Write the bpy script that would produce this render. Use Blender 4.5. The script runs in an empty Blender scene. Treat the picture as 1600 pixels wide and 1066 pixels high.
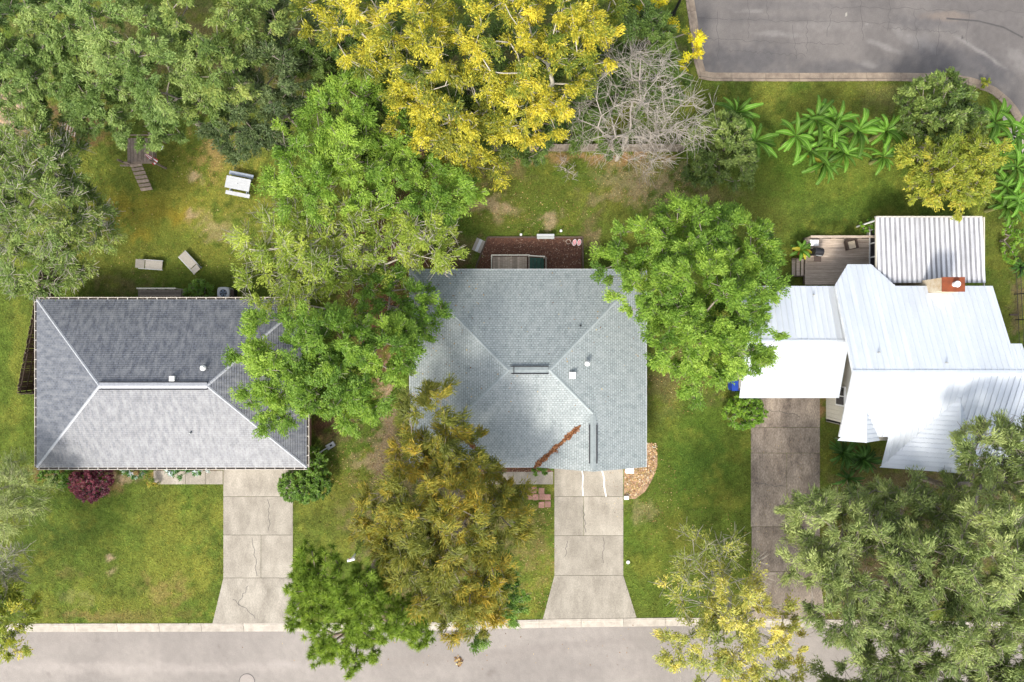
import bpy, math, random
import numpy as np
from mathutils import Vector, Matrix

SC = bpy.context.scene
COL = SC.collection
H = 48.0            # height of the drone above the ground, m
S = 22.0            # photograph pixels per metre on the ground
random.seed(7)
R = np.random.default_rng(11)

# ------------------------------------------------------------------ camera, light
cam_d = bpy.data.cameras.new('camera')
cam = bpy.data.objects.new('camera', cam_d); COL.objects.link(cam)
cam.location = (0, 0, H); cam.rotation_euler = (0, 0, 0)
cam_d.sensor_width = 36.0; cam_d.lens = 36.0 * H / (1600 / S)
cam_d.clip_end = 1000
SC.camera = cam

SUN_EL = math.radians(46)
sun_xy = Vector((-0.42, -0.907)).normalized()
w = bpy.data.worlds.new('World'); SC.world = w; w.use_nodes = True
nt = w.node_tree
sky = nt.nodes.new('ShaderNodeTexSky'); sky.sky_type = 'NISHITA'; sky.sun_disc = False
sky.sun_elevation = SUN_EL; sky.sun_rotation = math.atan2(sun_xy.x, sun_xy.y)
sky.air_density = 1.0; sky.dust_density = 3.0; sky.ozone_density = 0.6
bg = nt.nodes['Background']; bg.inputs['Strength'].default_value = 0.15
hs = nt.nodes.new('ShaderNodeHueSaturation'); hs.inputs['Saturation'].default_value = .45   # thin white cloud veils the blue
nt.links.new(sky.outputs[0], hs.inputs['Color']); nt.links.new(hs.outputs[0], bg.inputs['Color'])
sl = bpy.data.lights.new('sun', 'SUN'); sl.energy = 1.5; sl.angle = math.radians(10.0); sl.color = (1.0, 0.94, 0.84)
so = bpy.data.objects.new('sun', sl); COL.objects.link(so)
sd = Vector((-sun_xy.x * math.cos(SUN_EL), -sun_xy.y * math.cos(SUN_EL), -math.sin(SUN_EL)))
so.rotation_euler = sd.to_track_quat('-Z', 'Y').to_euler(); so.location = (-20, -60, 60)
SC.view_settings.view_transform = 'Standard'; SC.view_settings.look = 'None'
SC.view_settings.gamma = 1.0; SC.view_settings.exposure = 1.40
SC.view_settings.use_curve_mapping = False
try:
    SC.cycles.max_bounces = 6; SC.cycles.diffuse_bounces = 3; SC.cycles.transparent_max_bounces = 4
except Exception: pass

# ------------------------------------------------------------------ helpers
def P(px, py, z=0.0):
    f = (H - z) / H
    return Vector(((px - 800) / S * f, (533 - py) / S * f, z))
def lerp(a, b, t): return a + (b - a) * t

def link(name, me, m=None, parent=None, kind=None):
    o = bpy.data.objects.new(name, me); COL.objects.link(o)
    if m is not None and me is not None and len(me.materials) == 0: me.materials.append(m)
    if parent is not None: o.parent = parent
    if kind: o['kind'] = kind
    return o
def tag(o, label, cat, group=None):
    o['label'] = label; o['category'] = cat
    if group: o['group'] = group
    return o
def thing(name, label, cat, loc=(0, 0, 0), rz=0.0, group=None):
    o = bpy.data.objects.new(name, None); COL.objects.link(o)
    o.empty_display_size = 0.2
    o.location = loc; o.rotation_euler = (0, 0, rz)
    return tag(o, label, cat, group)
def dup(root, loc, rz, label=None, group=None, scale=None):
    r = root.copy(); COL.objects.link(r); r.location = loc; r.rotation_euler = (0, 0, rz)
    if scale: r.scale = (scale, scale, scale)
    if label: r['label'] = label
    if group: r['group'] = group
    for ch in list(root.children):
        c = ch.copy(); COL.objects.link(c); c.parent = r
        for g in list(ch.children):
            d = g.copy(); COL.objects.link(d); d.parent = c
    return r

class MB:
    """collects polygons; org is subtracted from every vertex"""
    def __init__(s, org=(0, 0, 0)):
        s.v = []; s.f = []; s.uv = []; s.o = Vector(org); s.hasuv = False
    def poly(s, pts, uv=None):
        b = len(s.v)
        s.v += [tuple(Vector(p) - s.o) for p in pts]
        s.f.append(tuple(range(b, b + len(pts))))
        if uv: s.hasuv = True
        s.uv += list(uv) if uv else [(0, 0)] * len(pts)
    def box(s, c, size, rz=0.0, tilt=None):
        hx, hy, hz = size[0] / 2, size[1] / 2, size[2] / 2
        M = Matrix.Rotation(rz, 3, 'Z')
        if tilt: M = M @ tilt
        q = [Vector(c) + M @ Vector((x, y, z)) for z in (-hz, hz) for x, y in ((-hx, -hy), (hx, -hy), (hx, hy), (-hx, hy))]
        for f in ((3, 2, 1, 0), (4, 5, 6, 7), (0, 1, 5, 4), (1, 2, 6, 5), (2, 3, 7, 6), (3, 0, 4, 7)):
            s.poly([q[i] for i in f])
    def prism(s, pts, z0, z1):
        """extrude plan polygon (2D, ccw); z0/z1 numbers or functions"""
        a = [Vector((p[0], p[1], z0(p) if callable(z0) else z0)) for p in pts]
        b = [Vector((p[0], p[1], z1(p) if callable(z1) else z1)) for p in pts]
        n = len(pts)
        s.poly(b); s.poly(a[::-1])
        for i in range(n):
            j = (i + 1) % n; s.poly([a[i], a[j], b[j], b[i]])
    def tube(s, p0, p1, r0, r1=None, k=8, caps=True):
        r1 = r0 if r1 is None else r1
        p0 = Vector(p0); p1 = Vector(p1); ax = (p1 - p0).normalized()
        u = ax.orthogonal().normalized(); v = ax.cross(u)
        A = [p0 + (u * math.cos(2 * math.pi * i / k) + v * math.sin(2 * math.pi * i / k)) * r0 for i in range(k)]
        B = [p1 + (u * math.cos(2 * math.pi * i / k) + v * math.sin(2 * math.pi * i / k)) * r1 for i in range(k)]
        for i in range(k):
            j = (i + 1) % k; s.poly([A[i], A[j], B[j], B[i]])
        if caps: s.poly(A[::-1]); s.poly(B)
    def disc_ring(s, c, r0, r1, z, k=24):
        for i in range(k):
            a = 2 * math.pi * i / k; b = 2 * math.pi * (i + 1) / k
            s.poly([(c[0] + r0 * math.cos(a), c[1] + r0 * math.sin(a), z), (c[0] + r1 * math.cos(a), c[1] + r1 * math.sin(a), z),
                    (c[0] + r1 * math.cos(b), c[1] + r1 * math.sin(b), z), (c[0] + r0 * math.cos(b), c[1] + r0 * math.sin(b), z)])
    def mesh(s, name):
        me = bpy.data.meshes.new(name); me.from_pydata(s.v, [], s.f)
        if s.hasuv:
            ul = me.uv_layers.new(name='UVMap')
            ul.data.foreach_set('uv', np.array(s.uv, dtype=np.float32).ravel())
        me.update(); return me
    def build(s, name, m, parent=None, kind=None):
        return link(name, s.mesh(name), m, parent, kind)

def np_mesh(name, V, F, attrs=None, cols=None):
    V = np.asarray(V, np.float32); F = np.asarray(F, np.int32)
    me = bpy.data.meshes.new(name); n, k = F.shape
    me.vertices.add(len(V)); me.vertices.foreach_set('co', V.ravel())
    me.loops.add(n * k); me.loops.foreach_set('vertex_index', F.ravel())
    me.polygons.add(n); me.polygons.foreach_set('loop_start', np.arange(0, n * k, k, dtype=np.int32))
    if attrs:
        for an, av in attrs.items():
            a = me.attributes.new(an, 'FLOAT', 'POINT'); a.data.foreach_set('value', np.asarray(av, np.float32))
    if cols is not None:
        a = me.attributes.new('gcol', 'FLOAT_COLOR', 'POINT')
        c4 = np.ones((len(V), 4), np.float32); c4[:, :3] = cols; a.data.foreach_set('color', c4.ravel())
    me.update(calc_edges=True); return me

def prisms(P0, P1, R0, R1, k=4):
    P0 = np.asarray(P0); P1 = np.asarray(P1); n = len(P0)
    ax = P1 - P0; ax = ax / (np.linalg.norm(ax, axis=1, keepdims=True) + 1e-9)
    h = np.where(np.abs(ax[:, 2:3]) > .9, np.array([[1., 0, 0]]), np.array([[0, 0, 1.]]))
    u = np.cross(ax, h); u /= np.linalg.norm(u, axis=1, keepdims=True) + 1e-9
    v = np.cross(ax, u)
    V = np.zeros((n, 2 * k, 3))
    for i in range(k):
        a = 2 * math.pi * i / k
        d = u * math.cos(a) + v * math.sin(a)
        V[:, i] = P0 + d * R0[:, None]; V[:, k + i] = P1 + d * R1[:, None]
    base = (np.arange(n) * 2 * k)[:, None]
    F = np.concatenate([np.stack([base[:, 0] + i, base[:, 0] + (i + 1) % k, base[:, 0] + k + (i + 1) % k, base[:, 0] + k + i], 1) for i in range(k)])
    return V.reshape(-1, 3), F

# value noise in numpy
_lat = np.random.default_rng(3).random((256, 256))
def vnoise(x, y):
    x = np.asarray(x, float); y = np.asarray(y, float)
    xi = np.floor(x).astype(int); yi = np.floor(y).astype(int); fx = x - xi; fy = y - yi
    fx = fx * fx * (3 - 2 * fx); fy = fy * fy * (3 - 2 * fy)
    g = lambda a, b: _lat[a % 256, b % 256]
    return (g(xi, yi) * (1 - fx) + g(xi + 1, yi) * fx) * (1 - fy) + (g(xi, yi + 1) * (1 - fx) + g(xi + 1, yi + 1) * fx) * fy
def fbm(x, y, o=4):
    s = 0; a = .5; t = 0
    for i in range(o):
        s = s + a * vnoise(x * 2 ** i + 17.3 * i, y * 2 ** i + 9.1 * i); t += a; a *= .5
    return s / t

# ------------------------------------------------------------------ materials
def N(nt, t, **kw):
    n = nt.nodes.new(t)
    for k, v in kw.items(): setattr(n, k, v)
    return n
def ramp(nt, fac, stops):
    r = N(nt, 'ShaderNodeValToRGB'); e = r.color_ramp.elements
    while len(e) < len(stops): e.new(.5)
    for i, (p, c) in enumerate(stops): e[i].position = p; e[i].color = (*c, 1)
    if fac is not None: nt.links.new(fac, r.inputs[0])
    return r
def newmat(name):
    m = bpy.data.materials.new(name); m.use_nodes = True
    return m, m.node_tree, m.node_tree.nodes['Principled BSDF']
def mat(name, c1, c2=None, scale=2.0, stretch=(1, 1, 1), rough=.8, bump=.0, bscale=40, rnd=.0, spec=.3, fine=.25, metallic=0, mid=.5, detail=6):
    """two colours mixed by noise, fine grain on top, optional variation from object to object"""
    c2 = c2 or tuple(x * .75 for x in c1)
    m, t, b = newmat(name); L = t.links.new
    tc = N(t, 'ShaderNodeTexCoord'); oi = N(t, 'ShaderNodeObjectInfo')
    off = N(t, 'ShaderNodeVectorMath', operation='MULTIPLY_ADD'); off.inputs[1].default_value = (37, 53, 11)
    cx = N(t, 'ShaderNodeCombineXYZ')
    for i in range(3): L(oi.outputs['Random'], cx.inputs[i])
    L(cx.outputs[0], off.inputs[0]); L(tc.outputs['Object'], off.inputs[2])
    mp = N(t, 'ShaderNodeMapping'); mp.inputs['Scale'].default_value = stretch; L(off.outputs[0], mp.inputs[0])
    n1 = N(t, 'ShaderNodeTexNoise'); n1.inputs['Scale'].default_value = scale; n1.inputs['Detail'].default_value = detail; n1.inputs['Roughness'].default_value = .62
    L(mp.outputs[0], n1.inputs['Vector'])
    r = ramp(t, n1.outputs[0], [(mid - .18, c2), (mid + .18, c1)])
    n2 = N(t, 'ShaderNodeTexNoise'); n2.inputs['Scale'].default_value = bscale; n2.inputs['Detail'].default_value = 3
    L(mp.outputs[0], n2.inputs['Vector'])
    mr = N(t, 'ShaderNodeMapRange'); mr.inputs[1].default_value = .25; mr.inputs[2].default_value = .75
    mr.inputs[3].default_value = 1 - fine; mr.inputs[4].default_value = 1 + fine
    L(n2.outputs[0], mr.inputs[0])
    val = N(t, 'ShaderNodeMath', operation='MULTIPLY_ADD'); val.inputs[1].default_value = 2 * rnd; val.inputs[2].default_value = 1 - rnd
    L(oi.outputs['Random'], val.inputs[0])
    mu = N(t, 'ShaderNodeMath', operation='MULTIPLY'); L(mr.outputs[0], mu.inputs[0]); L(val.outputs[0], mu.inputs[1])
    vm = N(t, 'ShaderNodeVectorMath', operation='SCALE'); L(r.outputs[0], vm.inputs[0]); L(mu.outputs[0], vm.inputs['Scale'])
    L(vm.outputs[0], b.inputs['Base Color'])
    b.inputs['Roughness'].default_value = rough; b.inputs['Metallic'].default_value = metallic
    b.inputs['Specular IOR Level'].default_value = spec
    if bump:
        bp = N(t, 'ShaderNodeBump'); bp.inputs['Strength'].default_value = bump; bp.inputs['Distance'].default_value = .03
        L(n2.outputs[0], bp.inputs['Height']); L(bp.outputs[0], b.inputs['Normal'])
    return m

LF = 1.0
def leafmat(name, stops, rough=.55, trans=.35, spec=.25):
    m, t, b = newmat(name); L = t.links.new
    at = N(t, 'ShaderNodeAttribute', attribute_name='tint')
    r = ramp(t, at.outputs['Fac'], [(p_, tuple(min(.9, x * LF) for x in c_)) for p_, c_ in stops])
    L(r.outputs[0], b.inputs['Base Color']); b.inputs['Roughness'].default_value = rough; b.inputs['Specular IOR Level'].default_value = spec
    tr = N(t, 'ShaderNodeBsdfTranslucent')
    sc = N(t, 'ShaderNodeVectorMath', operation='MULTIPLY'); sc.inputs[1].default_value = (1.25, 1.2, .7); L(r.outputs[0], sc.inputs[0])
    L(sc.outputs[0], tr.inputs['Color'])
    mx = N(t, 'ShaderNodeMixShader'); mx.inputs[0].default_value = trans
    L(b.outputs[0], mx.inputs[1]); L(tr.outputs[0], mx.inputs[2])
    L(mx.outputs[0], t.nodes['Material Output'].inputs['Surface'])
    return m

def attrmat(name, fine=.3, bump=.5, s1=9, s2=55):
    m, t, b = newmat(name); L = t.links.new
    at = N(t, 'ShaderNodeAttribute', attribute_name='gcol')
    tc = N(t, 'ShaderNodeTexCoord')
    n1 = N(t, 'ShaderNodeTexNoise'); n1.inputs['Scale'].default_value = s1; n1.inputs['Detail'].default_value = 8; n1.inputs['Roughness'].default_value = .75
    L(tc.outputs['Object'], n1.inputs['Vector'])
    mr = N(t, 'ShaderNodeMapRange'); mr.inputs[1].default_value = .3; mr.inputs[2].default_value = .7
    mr.inputs[3].default_value = 1 - fine; mr.inputs[4].default_value = 1 + fine; L(n1.outputs[0], mr.inputs[0])
    vm = N(t, 'ShaderNodeVectorMath', operation='SCALE'); L(at.outputs['Color'], vm.inputs[0]); L(mr.outputs[0], vm.inputs['Scale'])
    L(vm.outputs[0], b.inputs['Base Color']); b.inputs['Roughness'].default_value = .95; b.inputs['Specular IOR Level'].default_value = .1
    bp = N(t, 'ShaderNodeBump'); bp.inputs['Strength'].default_value = bump; bp.inputs['Distance'].default_value = .08
    n2 = N(t, 'ShaderNodeTexNoise'); n2.inputs['Scale'].default_value = s2 * .4; n2.inputs['Detail'].default_value = 4
    L(tc.outputs['Object'], n2.inputs['Vector'])
    L(n2.outputs[0], bp.inputs['Height']); L(bp.outputs[0], b.inputs['Normal'])
    return m

def shinglemat(name, ca, cb, cm, streak_c, streak=.5, bw=.32, rh=.15, gloss=(.8, .35)):
    m, t, b = newmat(name); L = t.links.new
    uv = N(t, 'ShaderNodeUVMap'); uv.uv_map = 'UVMap'
    br = N(t, 'ShaderNodeTexBrick'); br.inputs['Scale'].default_value = 1; br.inputs['Brick Width'].default_value = bw
    br.inputs['Row Height'].default_value = rh; br.inputs['Mortar Size'].default_value = .016; br.inputs['Bias'].default_value = 0
    br.inputs['Color1'].default_value = (*ca, 1); br.inputs['Color2'].default_value = (*cb, 1); br.inputs['Mortar'].default_value = (*cm, 1)
    L(uv.outputs[0], br.inputs['Vector'])
    mp = N(t, 'ShaderNodeMapping'); mp.inputs['Scale'].default_value = (4.5, 1.6, 1); L(uv.outputs[0], mp.inputs[0])
    n1 = N(t, 'ShaderNodeTexNoise'); n1.inputs['Scale'].default_value = .8; n1.inputs['Detail'].default_value = 9; n1.inputs['Roughness'].default_value = .6
    L(mp.outputs[0], n1.inputs['Vector'])
    rr = N(t, 'ShaderNodeMapRange'); rr.inputs[1].default_value = .38; rr.inputs[2].default_value = .66; rr.inputs[4].default_value = streak
    L(n1.outputs[0], rr.inputs[0])
    mx = N(t, 'ShaderNodeMix', data_type='RGBA'); L(rr.outputs[0], mx.inputs[0]); L(br.outputs['Color'], mx.inputs[6]); mx.inputs[7].default_value = (*streak_c, 1)
    n2 = N(t, 'ShaderNodeTexNoise'); n2.inputs['Scale'].default_value = 14; n2.inputs['Detail'].default_value = 4; L(uv.outputs[0], n2.inputs['Vector'])
    m2 = N(t, 'ShaderNodeMapRange'); m2.inputs[1].default_value = .25; m2.inputs[2].default_value = .75; m2.inputs[3].default_value = .8; m2.inputs[4].default_value = 1.2
    L(n2.outputs[0], m2.inputs[0])
    vm = N(t, 'ShaderNodeVectorMath', operation='SCALE'); L(mx.outputs[2], vm.inputs[0]); L(m2.outputs[0], vm.inputs['Scale'])
    L(vm.outputs[0], b.inputs['Base Color']); b.inputs['Roughness'].default_value = gloss[0]; b.inputs['Specular IOR Level'].default_value = gloss[1]
    bp = N(t, 'ShaderNodeBump'); bp.inputs['Strength'].default_value = .35; bp.inputs['Distance'].default_value = .01
    L(br.outputs['Fac'], bp.inputs['Height']); bp.invert = True; L(bp.outputs[0], b.inputs['Normal'])
    return m

M = {}
M['ground'] = attrmat('ground_grass', .55, .9)
M['pave'] = attrmat('asphalt', .16, .25, 24, 60)
M['blade'] = attrmat('grass_blade', .15, .0)
M['street'] = mat('street_asphalt', (.295, .262, .235), (.245, .217, .195), .35, (1, 3, 1), .92, .3, 26, 0, .2, .22)
M['street2'] = mat('old_asphalt', (.165, .152, .150), (.085, .083, .094), .3, (1, 1.6, 1), .9, .3, 26, 0, .25, .3)
M['patch'] = mat('asphalt_patch', (.088, .09, .104), (.07, .072, .084), .9, (1, 1, 1), .9, .2, 60, 0, .25, .2)
M['bleach'] = mat('bleached_asphalt', (.22, .205, .195), (.18, .168, .16), 1.5, (1, 1, 1), .9, .2, 60, 0, .25, .2)
M['tar'] = mat('tar_crack', (.075, .07, .068), None, 3, rough=.9)
M['kerb'] = mat('kerb_concrete', (.40, .36, .305), (.28, .25, .21), 2.0, rough=.9, bump=.2, rnd=.06, fine=.15)
M['kerb2'] = mat('mossy_kerb_concrete', (.28, .225, .165), (.17, .13, .10), 2.2, rough=.9, bump=.2, rnd=.08, fine=.25)
M['conc'] = mat('driveway_concrete', (.325, .295, .245), (.20, .178, .145), .9, (1.3, .6, 1), .9, .2, 16, .08, .2, .22, detail=9, mid=.47)
M['conc_old'] = mat('stained_concrete', (.30, .25, .20), (.115, .092, .074), .75, (1.4, .6, 1), .9, .2, 12, .08, .2, .35, detail=9)
M['paint'] = mat('white_crack_filler', (.75, .74, .7), None, 6, rough=.7)
M['paver'] = mat('red_paver', (.36, .20, .16), (.28, .15, .12), 4, rough=.9, rnd=.15)
M['mulch'] = mat('red_mulch', (.15, .07, .045), (.085, .042, .03), 5, rough=.95, bump=.8, bscale=25, fine=.4)
M['chip'] = mat('bark_chip', (.26, .13, .08), None, 5, rough=.95)
M['litterbed'] = mat('pebble_bed', (.40, .27, .16), (.22, .13, .09), 4, rough=.95, bump=.8, bscale=22, fine=.4)
M['roof1'] = shinglemat('slate_grey_shingles', (.092, .101, .122), (.060, .067, .084), (.028, .029, .033), (.20, .205, .21), .6, .30, .15, (.5, .6))
M['cap1'] = mat('grey_hip_cap', (.34, .35, .37), (.25, .26, .28), 6, rough=.55, spec=.5)
M['roof2'] = shinglemat('pale_grey_shingles', (.29, .325, .32), (.20, .235, .235), (.10, .115, .117), (.31, .335, .33), .5, .21, .155, (.55, .5))
M['cap2'] = mat('pale_hip_cap', (.30, .335, .335), (.25, .28, .28), 4, rough=.85)
M['ridge2'] = mat('pale_ridge_cap', (.255, .285, .285), (.20, .23, .23), 4, rough=.85)
M['black'] = mat('black_metal', (.02, .02, .023), None, 4, rough=.5)
M['white'] = mat('white_paint', (.78, .78, .76), (.68, .67, .64), 3, rough=.5)
M['gutter'] = mat('gutter_paint', (.52, .47, .40), (.40, .35, .30), 3, rough=.6)
M['strap'] = mat('gutter_strap_metal', (.50, .47, .42), None, 3, rough=.6)
M['trough'] = mat('gutter_trough_paint', (.20, .17, .14), (.11, .09, .07), 4, rough=.8)
M['brick'] = mat('brick_wall', (.30, .17, .12), (.22, .12, .09), 3, rough=.9)
M['siding'] = mat('cream_siding', (.56, .53, .44), (.48, .45, .38), .8, rough=.7)
M['glass'] = mat('window_glass', (.03, .035, .045), (.02, .025, .03), 2, rough=.08, spec=.6)
M['metal'] = mat('white_metal_roof', (.55, .58, .61), (.47, .505, .55), .6, (2, .5, 1), .36, 0, 30, .04, .8, .03)
M['metalflash'] = mat('flashing', (.70, .72, .74), None, 2, rough=.4)
M['tin'] = mat('weathered_tin_roof', (.56, .565, .58), (.38, .38, .395), .7, (1.2, .6, 1), .5, 0, 30, .10, .4, .12)
M['tindirt'] = mat('dirty_tin', (.30, .30, .315), (.17, .17, .18), 1.3, (2, .6, 1), .6, 0, 30, .12, .3, .15)
M['rust'] = mat('rusty_cap', (.22, .055, .018), (.13, .035, .015), 3, rough=.8)
M['rustwash'] = mat('rust_washed_siding', (.62, .55, .42), (.40, .24, .10), 1.1, rough=.8, mid=.42)
M['deck'] = mat('weathered_deck_wood', (.50, .41, .33), (.33, .265, .205), 2.5, (.6, 4, 1), .85, .2, 30, .22, .2, .2)
M['fence'] = mat('grey_fence_wood', (.25, .215, .18), (.155, .13, .105), 2.5, (4, 4, .6), .9, .2, 30, .25, .2, .2)
M['darkwood'] = mat('dark_wood', (.13, .095, .07), (.08, .06, .045), 2.5, (2, 2, 2), .9, .2, 30, .22, .2, .2)
M['play'] = mat('playset_wood', (.28, .22, .175), (.17, .13, .10), 2.5, (2, 2, 2), .9, .2, 30, .2, .2, .2)
M['greenpaint'] = mat('green_painted_steps', (.035, .10, .07), (.025, .07, .05), 4, rough=.6)
M['plastic'] = mat('grey_white_plastic', (.46, .47, .48), (.38, .39, .40), 3, rough=.5)
M['bluegrey'] = mat('blue_grey_bench', (.33, .37, .44), None, 3, rough=.5)
M['taupe'] = mat('taupe_sling', (.30, .275, .235), (.25, .23, .20), 6, rough=.8)
M['steel'] = mat('ac_casing', (.40, .41, .40), (.33, .34, .33), 3, rough=.5)
M['fan'] = mat('fan_blades', (.12, .16, .22), None, 3, rough=.4)
M['pink'] = mat('pink_plastic', (.72, .22, .24), (.62, .18, .2), 4, rough=.5)
M['red'] = mat('red_cloth', (.45, .07, .06), None, 4, rough=.8)
M['blue'] = mat('blue_bin', (.015, .05, .32), None, 4, rough=.45)
M['bark'] = mat('grey_bark', (.29, .25, .21), (.18, .15, .12), 2, rough=.9)
M['barkpale'] = mat('pale_twig_bark', (.42, .39, .32), (.30, .27, .21), 2, rough=.9)
M['barkolive'] = mat('olive_twig_bark', (.25, .25, .15), (.19, .19, .11), 2, rough=.9)
M['dead'] = mat('dead_wood', (.36, .325, .28), (.27, .24, .205), 1.5, rough=.9)
M['pinebark'] = mat('pine_bark', (.25, .19, .15), None, 2, rough=.9)
M['stem'] = mat('banana_stem', (.20, .22, .07), (.14, .13, .05), 3, rough=.7)
M['cushion'] = mat('tan_cushion', (.42, .36, .27), None, 5, rough=.9)
M['wicker'] = mat('dark_wicker', (.07, .05, .04), None, 8, rough=.8)
M['stone'] = mat('pale_pebble', (.5, .42, .34), (.34, .26, .2), 5, rough=.9)

# ------------------------------------------------------------------ kerb lines (plan, from the photo)
KB = [(-400, 976), (0, 975), (480, 974), (700, 972.5), (860, 968), (1060, 965.5), (1250, 968), (1700, 974), (2100, 978)]
def kerb_y(px): return np.interp(px, [a for a, b in KB], [b for a, b in KB])
# back edge of the upper road kerb (lawn side), going round the corner at right
KT = [(1068, -140), (1070, -10), (1078, 40), (1083, 90), (1092, 122), (1110, 126.5), (1250, 127), (1400, 126.5), (1480, 128), (1520, 134), (1550, 147), (1575, 168), (1592, 195), (1600, 225), (1605, 300)]
def _dens(pts, step):
    out = []
    for (a, b) in zip(pts[:-1], pts[1:]):
        n = max(1, int(math.dist(a, b) / step))
        out += [(a[0] + (b[0] - a[0]) * i / n, a[1] + (b[1] - a[1]) * i / n) for i in range(n)]
    return out + [pts[-1]]
def in_upper_road(px, py):
    """true on the road side of the upper kerb's back edge"""
    px = np.asarray(px, float); py = np.asarray(py, float)
    poly = KT + [(2600, 300), (2600, -140)]
    inside = np.zeros(px.shape, bool); n = len(poly)
    for i in range(n):
        x1, y1 = poly[i]; x2, y2 = poly[(i + 1) % n]
        c = ((y1 > py) != (y2 > py)) & (px < (x2 - x1) * (py - y1) / ((y2 - y1) + 1e-12) + x1)
        inside ^= c
    return inside

# ------------------------------------------------------------------ ground colour map (what grows or lies where)
G_ = np.array((.066, .118, .015)); Y_ = np.array((.19, .19, .032)); O_ = np.array((.10, .112, .021)); D_ = np.array((.36, .26, .165))
RD = np.array((.29, .16, .085)); MU = np.array((.115, .054, .034)); E_ = np.array((.15, .11, .058)); DG = np.array((.042, .08, .015)); LG = np.array((.09, .135, .02)); GO = np.array((.24, .17, .02))
PATCH = [  # px, py, rx, ry, colour, weight
    (280, 330, 170, 130, Y_, .85), (210, 400, 140, 60, O_, .6), (300, 440, 150, 35, G_, .45), (235, 325, 70, 40, GO, .35), (180, 320, 30, 20, GO, .5), (280, 335, 25, 12, GO, .6), (220, 372, 18, 14, GO, .55), (220, 280, 70, 50, LG, .45), (270, 370, 60, 30, LG, .4),
    (345, 238, 40, 45, RD, .6), (305, 278, 12, 10, D_, .7), (340, 355, 45, 25, D_, .4), (370, 270, 40, 60, Y_, .5), (195, 445, 50, 20, E_, .6), (300, 334, 10, 6, D_, .6), (265, 300, 18, 8, Y_, .5),
    (10, 172, 34, 42, D_, 1.2), (110, 195, 70, 40, MU, .8), (20, 560, 40, 130, LG, .35), (25, 600, 10, 150, Y_, .4), (40, 680, 30, 60, LG, .3),
    (610, 330, 50, 130, MU, 1.0), (600, 480, 70, 80, MU, 1.0), (665, 243, 70, 16, RD, 1.0), (560, 400, 60, 60, MU, .5), (690, 412, 60, 12, MU, .9), (600, 580, 40, 60, MU, .8),
    (608, 640, 18, 80, D_, .9), (600, 720, 22, 60, D_, .7), (580, 725, 40, 20, D_, .6), (530, 660, 40, 40, E_, .7), (500, 660, 20, 30, MU, .8), (545, 790, 60, 60, O_, .8), (540, 740, 30, 40, Y_, .3), (575, 830, 30, 50, E_, .5),
    (700, 800, 130, 160, E_, .8), (840, 870, 36, 110, Y_, .55), (835, 850, 25, 60, E_, .35), (650, 940, 120, 40, E_, .5),
    (860, 300, 170, 90, O_, .75), (900, 247, 170, 13, RD, .95), (960, 255, 45, 22, RD, .7), (1010, 285, 75, 36, D_, .65), (950, 290, 30, 25, D_, .3), (930, 275, 70, 30, G_, .5), (880, 260, 55, 25, G_, .5), (730, 280, 30, 30, D_, .4), (760, 320, 40, 18, D_, .55), (790, 330, 25, 14, D_, .5), (857, 345, 24, 16, D_, .9), (800, 265, 40, 25, E_, .5),
    (870, 330, 60, 30, G_, .3), (930, 372, 14, 20, D_, .5), (920, 350, 20, 50, E_, .5), (720, 395, 40, 25, E_, .6), (770, 350, 60, 20, O_, .5),
    (1240, 270, 160, 70, G_, .7), (1300, 290, 60, 30, Y_, .3), (1230, 150, 90, 16, Y_, .35), (1390, 150, 40, 40, E_, .35), (1300, 145, 80, 30, O_, .5), (1160, 310, 70, 60, O_, .5), (1350, 265, 30, 30, Y_, .35), (1185, 340, 80, 30, O_, .5), (1290, 330, 60, 20, DG, .4), (1100, 300, 60, 30, E_, .5),
    (1560, 420, 30, 90, O_, .6), (1590, 470, 12, 70, E_, .8),
    (1040, 600, 24, 60, E_, .5), (1080, 700, 70, 100, G_, .6), (1050, 780, 60, 40, LG, .35), (1000, 800, 25, 20, D_, .3), (1040, 860, 50, 50, Y_, .25), (1090, 730, 50, 50, DG, .35), (1085, 900, 80, 60, O_, .3), (1100, 580, 60, 50, E_, .6),
    (190, 850, 120, 70, LG, .5), (260, 870, 90, 60, Y_, .3), (60, 830, 70, 60, DG, .55), (262, 925, 40, 24, RD, .3), (110, 900, 26, 18, RD, .2), (125, 935, 30, 12, D_, .14), (190, 962, 110, 9, RD, .4), (170, 870, 8, 9, D_, 1.0), (178, 892, 8, 9, D_, .5), (300, 820, 50, 60, Y_, .35), (240, 960, 90, 12, O_, .6), (320, 910, 20, 60, Y_, .4),
    (190, 745, 30, 12, D_, .9), (180, 765, 16, 12, RD, .6), (90, 742, 70, 10, MU, .7), (290, 738, 100, 6, RD, .9),
    (1420, 880, 200, 110, E_, .9), (1400, 760, 120, 60, E_, .8), (1290, 700, 20, 80, O_, .7), (1284, 640, 10, 20, RD, .8), (1520, 750, 80, 60, E_, .7),
    (820, 80, 260, 90, DG, .6), (300, 80, 300, 90, E_, .6), (820, 100, 250, 100, E_, .5)]
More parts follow.
